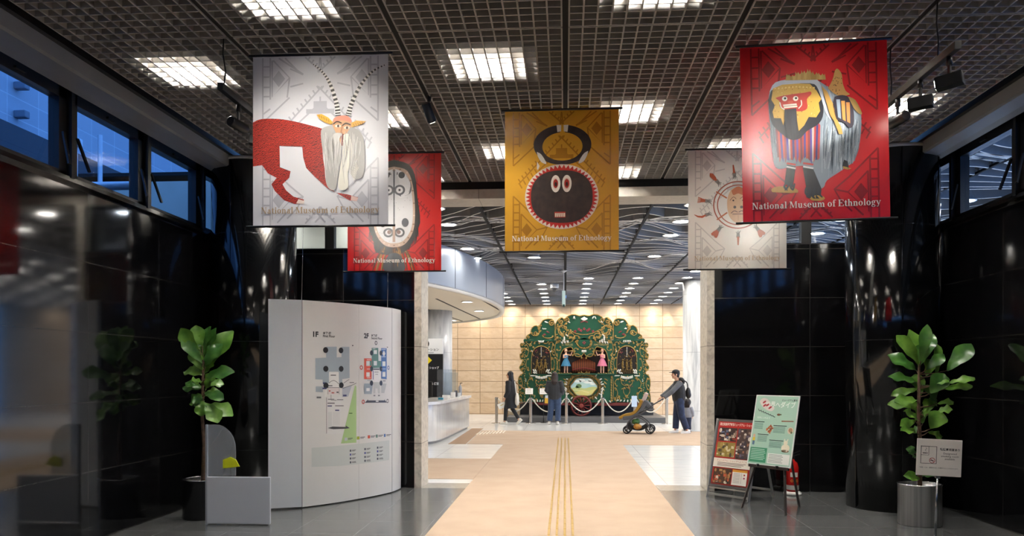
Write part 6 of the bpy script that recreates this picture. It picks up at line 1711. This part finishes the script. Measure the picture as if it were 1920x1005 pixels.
def std(): return dict(sL=(.11, 0, .805), sR=(-.11, 0, .805), eL=(.135, .02, .63), eR=(-.135, .02, .63), wL=(.13, -.03, .48), wR=(-.13, -.03, .48), hL=(.052, 0, .51), hR=(-.052, 0, .51), kL=(.055, -.01, .285), kR=(-.055, -.01, .285), aL=(.058, .012, .045), aR=(-.058, .012, .045))

# woman in a long black coat, walking left and away
J = std(); J.update(kL=(.05, -.07, .285), aL=(.045, -.09, .045), kR=(-.05, .02, .29), aR=(-.045, .16, .085), fR=(0, -.75, -.75), fL=(0, -1, -.12), wR=(-.16, -.07, .47), eR=(-.15, .02, .62), wL=(.13, -.05, .50), head=(0, -.014, .925))
black = wrinkled('coat_black', '101114', '191a1f'); trouser = wrinkled('trouser_black', '15161a', '1d1e22')
def c1(t, v, H, J, k):
    cloth('coat', black, t, [('t', [v((0, .005, .835)), v((0, 0, .79)), v((0, 0, .72)), v((0, 0, .60)), v((0, .005, .50)), v((0, .01, .40)), v((0, .015, .30))], [(.045*H, .045*H), (.10*H, .07*H), (.125*H, .09*H), (.122*H, .095*H), (.13*H, .105*H), (.135*H, .11*H), (.125*H, .105*H)])]+sleeves(v, H, J, .048, .038))
    cloth('trousers', trouser, t, legs(v, H, J, .06, .042, .032))
pw = at(957, 795.5)
person('woman in a long black coat with very long black hair, walking left past the organ', (pw.x, pw.y, 0), R(-112), 1.64, J, c1, long_hair('0d0c0e', .36), head_rz=R(10), shoe='e3dfd4')
d = 24.0; u = (941-960)/F*d
lf = thing('leaflet', 'white leaflet held low by the woman in the long black coat', 'leaflet', (u*CA-d*SA, u*SA+d*CA-.02, .52))
MB().rbox((0, 0, .06), (.24, .006, .17), .002, (0, R(-24), R(10))).build('paper', mat('paper_white', 'efece2', .6), lf)
MB().rbox((.0, -.006, .075), (.10, .003, .022), .001, (0, R(-24), R(10))).build('printed_band', mat('paper_yellow', 'c9b45a', .6), lf)
u = (969.5-960)/F*23.9; d = 23.9
tb = thing('tote_bag', 'pale tote bag hanging at the right side of the woman in the long black coat', 'bag', (u*CA-d*SA, u*SA+d*CA, .60))
bb = MB().ball((0, 0, .17), (.065, .14, .20), 14, 10).ball((0, 0, .10), (.07, .13, .12), 12, 8)
mesh_obj('bag_body', remeshed(bb, .012, 2), mat('tote_cream', 'd5cfc4', .8, bump=(20, .3)), tb)
MB().tube(curve([(-.02, -.08, .33), (-.06, -.04, .62), (-.07, 0, .72), (-.06, .04, .62), (-.02, .08, .33)], 5), .012, 7).build('strap', mat('tote_cream', 'd5cfc4', .8), tb)

# woman seen from behind in a dark jacket and jeans
J = std(); J.update(hL=(.055, 0, .51), hR=(-.055, 0, .51), kL=(.07, 0, .285), kR=(-.06, -.01, .285), aL=(.10, .0, .045), aR=(-.06, .01, .045), eR=(-.15, .03, .64), wR=(-.13, -.12, .58), eL=(.15, .02, .64), wL=(.12, -.12, .60), nR=(0, 0, 1), nL=(0, 0, 1))
jacket = wrinkled('jacket_dark', '202124', '2b2c30'); jeans = wrinkled('jeans_blue', '2a3a58', '344866', 12)
def c2(t, v, H, J, k):
    cloth('jacket', jacket, t, [('t', [v((0, .01, .835)), v((0, 0, .79)), v((0, 0, .72)), v((0, 0, .60)), v((0, 0, .515)), v((0, 0, .475))], [(.048*H, .048*H), (.11*H, .07*H), (.135*H, .09*H), (.135*H, .095*H), (.13*H, .095*H), (.115*H, .085*H)])]+sleeves(v, H, J, .052, .042))
    cloth('jeans', jeans, t, [('t', [v((0, 0, .53)), v((0, 0, .47))], [(.105*H, .08*H), (.10*H, .08*H)])]+legs(v, H, J, .072, .058, .054))
pw = at(1040, 796)
person('woman in a dark jacket and blue jeans seen from behind, facing the organ', (pw.x, pw.y, 0), R(176), 1.62, J, c2, long_hair('2a1d18', .17, .10), head_rx=R(6), shoe='d9d5cc')
d = 23.75; u = (1024.5-960)/F*d
yb = thing('yellow_pouch', 'yellow and white pouch held by the woman in blue jeans', 'pouch', (u*CA-d*SA, u*SA+d*CA, .65))
MB().rbox((0, 0, .10), (.10, .035, .19), .012).build('pouch', mat('pouch_yellow', 'd9a62c', .5), yb); MB().rbox((.005, -.004, .205), (.085, .03, .09), .01).build('top_pack', mat('pouch_white', 'c6ccd4', .5), yb)

# man with cap pushing the stroller, facing left
J = std(); J.update(hL=(.055, .0, .51), hR=(-.055, 0, .51), kL=(.055, .03, .285), aL=(.055, .12, .045), kR=(-.055, -.03, .285), aR=(-.055, -.045, .045), sL=(.115, .0, .80), sR=(-.115, 0, .80), eL=(.15, -.13, .665), wL=(.13, -.262, .565), eR=(-.15, -.13, .665), wR=(-.13, -.262, .565), nL=(0, 0, -1), nR=(0, 0, -1), tL=(-1, 0, 0), tR=(1, 0, 0), chest=(0, -.015, .73), neck=(0, -.03, .835), head=(0, -.055, .925), fL=(0, -1, -.15), fR=(0, -1, -.15))
vest = wrinkled('vest_black', '17181a', '222326'); grey = wrinkled('sleeve_grey', '55585c', '616468'); navy = wrinkled('jeans_navy', '18243a', '223150', 12)
def c3(t, v, H, J, k):
    cloth('vest', vest, t, [('t', [v((0, -.02, .835)), v((0, -.012, .79)), v((0, -.012, .72)), v((0, 0, .60)), v((0, 0, .525)), v((0, 0, .50))], [(.06*H, .06*H), (.115*H, .08*H), (.135*H, .105*H), (.13*H, .11*H), (.12*H, .10*H), (.10*H, .09*H)])])
    cloth('hood', vest, t, [('b', v((0, .035, .845)), (.075*H, .05*H, .04*H), 14, 8, (R(-25), 0, 0)), ('b', v((0, .055, .815)), (.07*H, .04*H, .05*H), 14, 8)])
    cloth('sleeves', grey, t, sleeves(v, H, J, .046, .036, .96))
    cloth('jeans', navy, t, [('t', [v((0, 0, .535)), v((0, 0, .47))], [(.105*H, .09*H), (.10*H, .085*H)])]+legs(v, H, J, .070, .056, .05))
def h3(t, h, M, k):
    short_hair('141210')(t, h, M, k)
    b = MB(); q = lambda x, y, z: h+M @ Vector((x*k, y*k, z*k))
    b.ball(q(0, .012, .065), (.09*k, .105*k, .075*k), 16, 10, M)
    b.tube([q(0, -.06, .058), q(0, -.12, .062), q(0, -.165, .058)], [(.07*k, .014*k), (.068*k, .008*k), (.045*k, .006*k)], 12, flat=M @ Vector((1, 0, 0)))
    mesh_obj('cap', remeshed(b, .008, 1), mat('cap_black', '121214', .7), t)
pw = at(1273, 812.5)
man = person('man in a black cap and dark vest pushing the stroller to the left', (pw.x, pw.y, .006), R(-88), 1.66, J, c3, h3, shoe='e9e7e2', female=False)
MAN = pw
sb = thing('sling_bag', 'small black sling bag on the back of the man in the cap', 'bag', (pw.x+.235, pw.y-.02, .93))
mesh_obj('bag_body', remeshed(MB().ball((0, 0, .13), (.07, .10, .15), 14, 10).ball((.02, 0, .08), (.06, .09, .09), 12, 8), .01, 1), mat('bag_black', '0f0f11', .6), sb)
MB().tube(curve([(-.01, -.02, .27), (-.06, -.10, .42), (-.22, -.14, .47), (-.34, -.10, .34)], 5), .014, 7).build('strap', mat('bag_black', '0f0f11', .6), sb)

# child in a grey hoodie beside the man
J = dict(sL=(.115, 0, .74), sR=(-.115, 0, .74), eL=(.16, .0, .60), eR=(-.16, 0, .60), wL=(.16, -.05, .47), wR=(-.15, -.05, .47), hL=(.055, 0, .44), hR=(-.055, 0, .44), kL=(.06, -.02, .24), kR=(-.055, .01, .24), aL=(.065, .04, .055), aR=(-.06, -.03, .05), pelvis=(0, 0, .46), waist=(0, 0, .54), chest=(0, 0, .66), neck=(0, 0, .775), head=(0, -.01, .89))
hood = wrinkled('hoodie_grey', '85878c', '929499'); kn = wrinkled('child_navy', '1c2438', '26304a', 12)
def c4(t, v, H, J, k):
    cloth('hoodie', hood, t, [('t', [v((0, .0, .775)), v((0, 0, .73)), v((0, 0, .65)), v((0, 0, .52)), v((0, 0, .44))], [(.06*H, .06*H), (.12*H, .09*H), (.15*H, .12*H), (.155*H, .13*H), (.14*H, .12*H)])]+sleeves(v, H, J, .062, .05), .012)
    cloth('trousers', kn, t, [('t', [v((0, 0, .46)), v((0, 0, .40))], [(.12*H, .10*H), (.11*H, .10*H)])]+legs(v, H, J, .08, .066, .055), .012)
def h4(t, h, M, k):
    b = MB(); q = lambda x, y, z: h+M @ Vector((x*.145, y*.145, z*.145))
    b.ball(q(0, .12, .15), (.098, .105, .105), 16, 12); b.tube([q(0, .3, .3), q(0, .45, -.3), q(0, .4, -.85)], [(.09, .05), (.095, .05), (.07, .03)], 14, flat=(1, 0, 0))
    mesh_obj('hair', remeshed(b, .009, 1), mat('hair_child', '221a17', .5, bump=(90, .4)), t)
pw = at(1289, 809.8)
def child_head(): pass
ch = person('small child in a grey hoodie walking beside the man in the cap', (pw.x, pw.y, .006), R(150), .87, J, c4, h4, shoe='4a4440')
# ------------------------------------------------------------------ stroller
pw = at(1200, 814.5)
sr = thing('stroller', 'grey and ochre baby stroller with black wheels pushed by the man in the cap', 'stroller', (pw.x, pw.y+.25, .006), R(-10))
m_fr = mat('stroller_frame', '4d4e50', .4, metal=.4); m_tyre = mat('tyre_black', '141415', .7); m_oc = mat('seat_ochre', '9a7426', .85, bump=(30, .3)); m_sg = mat('seat_grey', '55575a', .85, bump=(30, .3)); m_pad = mat('pad_blush', 'bfaaa2', .85, bump=(40, .3))
def wheel_s(x, y, r):
    mb = MB(); n = 28
    mb.tube([(x+(r-.018)*math.cos(2*math.pi*i/n), y, r+(r-.018)*math.sin(2*math.pi*i/n)) for i in range(n+1)], .018, 8, caps=False)
    w = mb.build('wheel', m_tyre, sr)
    s = MB()
    for i in range(5):
        a = 2*math.pi*i/5+.3; s.bar((x, y, r), (x+(r-.025)*math.cos(a), y, r+(r-.025)*math.sin(a)), .022, .014)
    s.tube([(x, y-.02, r), (x, y+.02, r)], .022, 12); s.build('spokes', mat('spoke_grey', '3a3b3d', .4), w)
for y in (-.22, .22): wheel_s(-.30, y, .105); wheel_s(.29, y, .12)
mb = MB()
for y in (-.24, .24):
    mb.tube(curve([(-.30, y, .15), (-.26, y, .30), (-.10, y, .44), (.10, y, .55), (.36, y, .75), (.60, y, .90)], 5), .017, 8)
    mb.tube(curve([(.29, y, .12), (.24, y, .28), (.06, y, .42), (-.12, y, .45)], 5), .016, 8)
    mb.tube([(.02, y*.95, .56), (.20, y*.97, .62), (.38, y*.97, .63)], .014, 8)
mb.tube([(.60, -.24, .90), (.615, 0, .905), (.60, .24, .90)], .017, 8); mb.tube([(-.30, -.22, .15), (-.30, .22, .15)], .012, 8); mb.tube([(.29, -.22, .12), (.29, .22, .12)], .012, 8)
mb.build('frame', m_fr, sr)
MB().tube([(.60, -.18, .90), (.615, 0, .905), (.60, .18, .90)], .022, 10).build('handle_grip', m_tyre, sr)
def shell(pts, w, th, m, name, vox=.012):
    b = MB(); c = curve(pts, 5)
    b.tube([Vector((x, 0, z)) for x, z in c], [(th, w)]*len(c), 16, flat=None)
    return b
def slabpath(pts, w, th):
    c = curve(pts, 5); b = MB(); n = len(c); vs = []
    for i, (x, z) in enumerate(c):
        a, e = c[max(i-1, 0)], c[min(i+1, n-1)]; l = math.dist(a, e); nx, nz = -(e[1]-a[1])/l, (e[0]-a[0])/l
        for s, tt in ((-1, -1), (1, -1), (1, 1), (-1, 1)): vs.append((x+nx*th*tt, s*w, z+nz*th*tt))
    b.add(vs, [(4*i+k, 4*i+(k+1) % 4, 4*i+4+(k+1) % 4, 4*i+4+k) for i in range(n-1) for k in range(4)]+[(3, 2, 1, 0), tuple(4*(n-1)+k for k in range(4))])
    return b
seat = mesh_obj('seat', remeshed(slabpath([(-.50, .40), (-.36, .47), (-.16, .52), (-.02, .66), (.08, .88)], .20, .04), .012, 3), m_oc, sr)
mesh_obj('seat_shell', remeshed(slabpath([(-.40, .40), (-.12, .45), (.06, .60), (.20, .86)], .215, .05), .012, 3), m_sg, sr)
mesh_obj('head_pad', remeshed(slabpath([(.02, .70), (.12, .88), (.20, 1.06)], .15, .045), .012, 3), m_pad, sr)
mesh_obj('hood_fold', remeshed(slabpath([(.16, .84), (.24, .74), (.30, .66)], .19, .06), .012, 3), m_sg, sr)
mesh_obj('basket', remeshed(slabpath([(-.28, .26), (-.16, .16), (.06, .14), (.22, .24)], .19, .05), .012, 3), mat('basket_black', '1b1b1c', .8), sr)
ob = thing('green_bag', 'green bag in the stroller basket', 'bag', (pw.x-.10, pw.y+.10, .22)); mesh_obj('bag_body', remeshed(MB().ball((0, 0, .10), (.11, .10, .08), 12, 8).ball((.05, 0, .14), (.05, .06, .05), 10, 8), .012, 2), mat('bag_green', '3d6a2c', .6, noise=(20, '1f3a1a')), ob)
ob = thing('orange_bag', 'orange brown bag in the stroller basket below the green one', 'bag', (pw.x-.06, pw.y+.02, .13)); mesh_obj('bag_body', remeshed(MB().ball((0, 0, .07), (.11, .08, .075), 12, 8).ball((-.02, 0, .11), (.08, .06, .04), 10, 8), .012, 2), mat('bag_orange', 'c08a32', .6, noise=(12, '8a5a2a')), ob)
# member of staff sitting behind the desk
J = std(); J.update(hL=(.05, 0, .27), hR=(-.05, 0, .27), kL=(.07, -.23, .27), kR=(-.07, -.23, .27), aL=(.07, -.23, .045), aR=(-.07, -.23, .045), sL=(.11, 0, .555), sR=(-.11, 0, .555), eL=(.15, -.06, .42), eR=(-.15, -.06, .42), wL=(.10, -.18, .40), wR=(-.10, -.18, .40), pelvis=(0, 0, .28), waist=(0, 0, .36), chest=(0, 0, .48), neck=(0, 0, .585), head=(0, -.012, .675), nL=(0, 0, -1), nR=(0, 0, -1))
stf = wrinkled('staff_navy', '232a38', '2c3444')
def c5(t, v, H, J, k):
    cloth('jacket', stf, t, [('t', [v((0, .0, .585)), v((0, 0, .54)), v((0, 0, .47)), v((0, 0, .35)), v((0, 0, .26))], [(.05*H, .05*H), (.11*H, .07*H), (.13*H, .09*H), (.12*H, .09*H), (.11*H, .09*H)])]+sleeves(v, H, J, .046, .036))
    cloth('trousers', stf, t, legs(v, H, J, .065, .05, .045))
person('grey-haired person seated behind the information desk, mostly hidden by the monitor', (-3.95, 19.6, 0), R(25), 1.62, J, c5, short_hair('8d8a86'), shoe='2a2a2c')
stl = thing('stool', 'dark stool under the person behind the information desk', 'stool', (-3.95, 19.62, 0))
MB().lathe([(.20, 0), (.20, .02), (.03, .04), (.03, .34)], 24).build('base', M_BLACK, stl); MB().lathe([(.17, .34), (.19, .35), (.19, .375), (.17, .385)], 24).build('seat', M_BLACK, stl)
# wall washers close to the stone wall: their cones graze it and draw the fans of light
for k, (px, a) in enumerate(((905, -.2), (966, -.5), (985, .2), (1040, .75), (1087, -.75), (1098, .55), (1150, -.35), (1160, .55), (1212, .7), (1226, -.2), (1262, -.4))):
    p = at(px, 572, 4.1)
    lamp('SPOT', 'wall_washer', (p.x, YB-.22, 4.12), WASH_W, (1, .84, .62), spot_size=R(50), spot_blend=.25, shadow_soft_size=.02, aim=(p.x+a, YB-.06, 3.0))
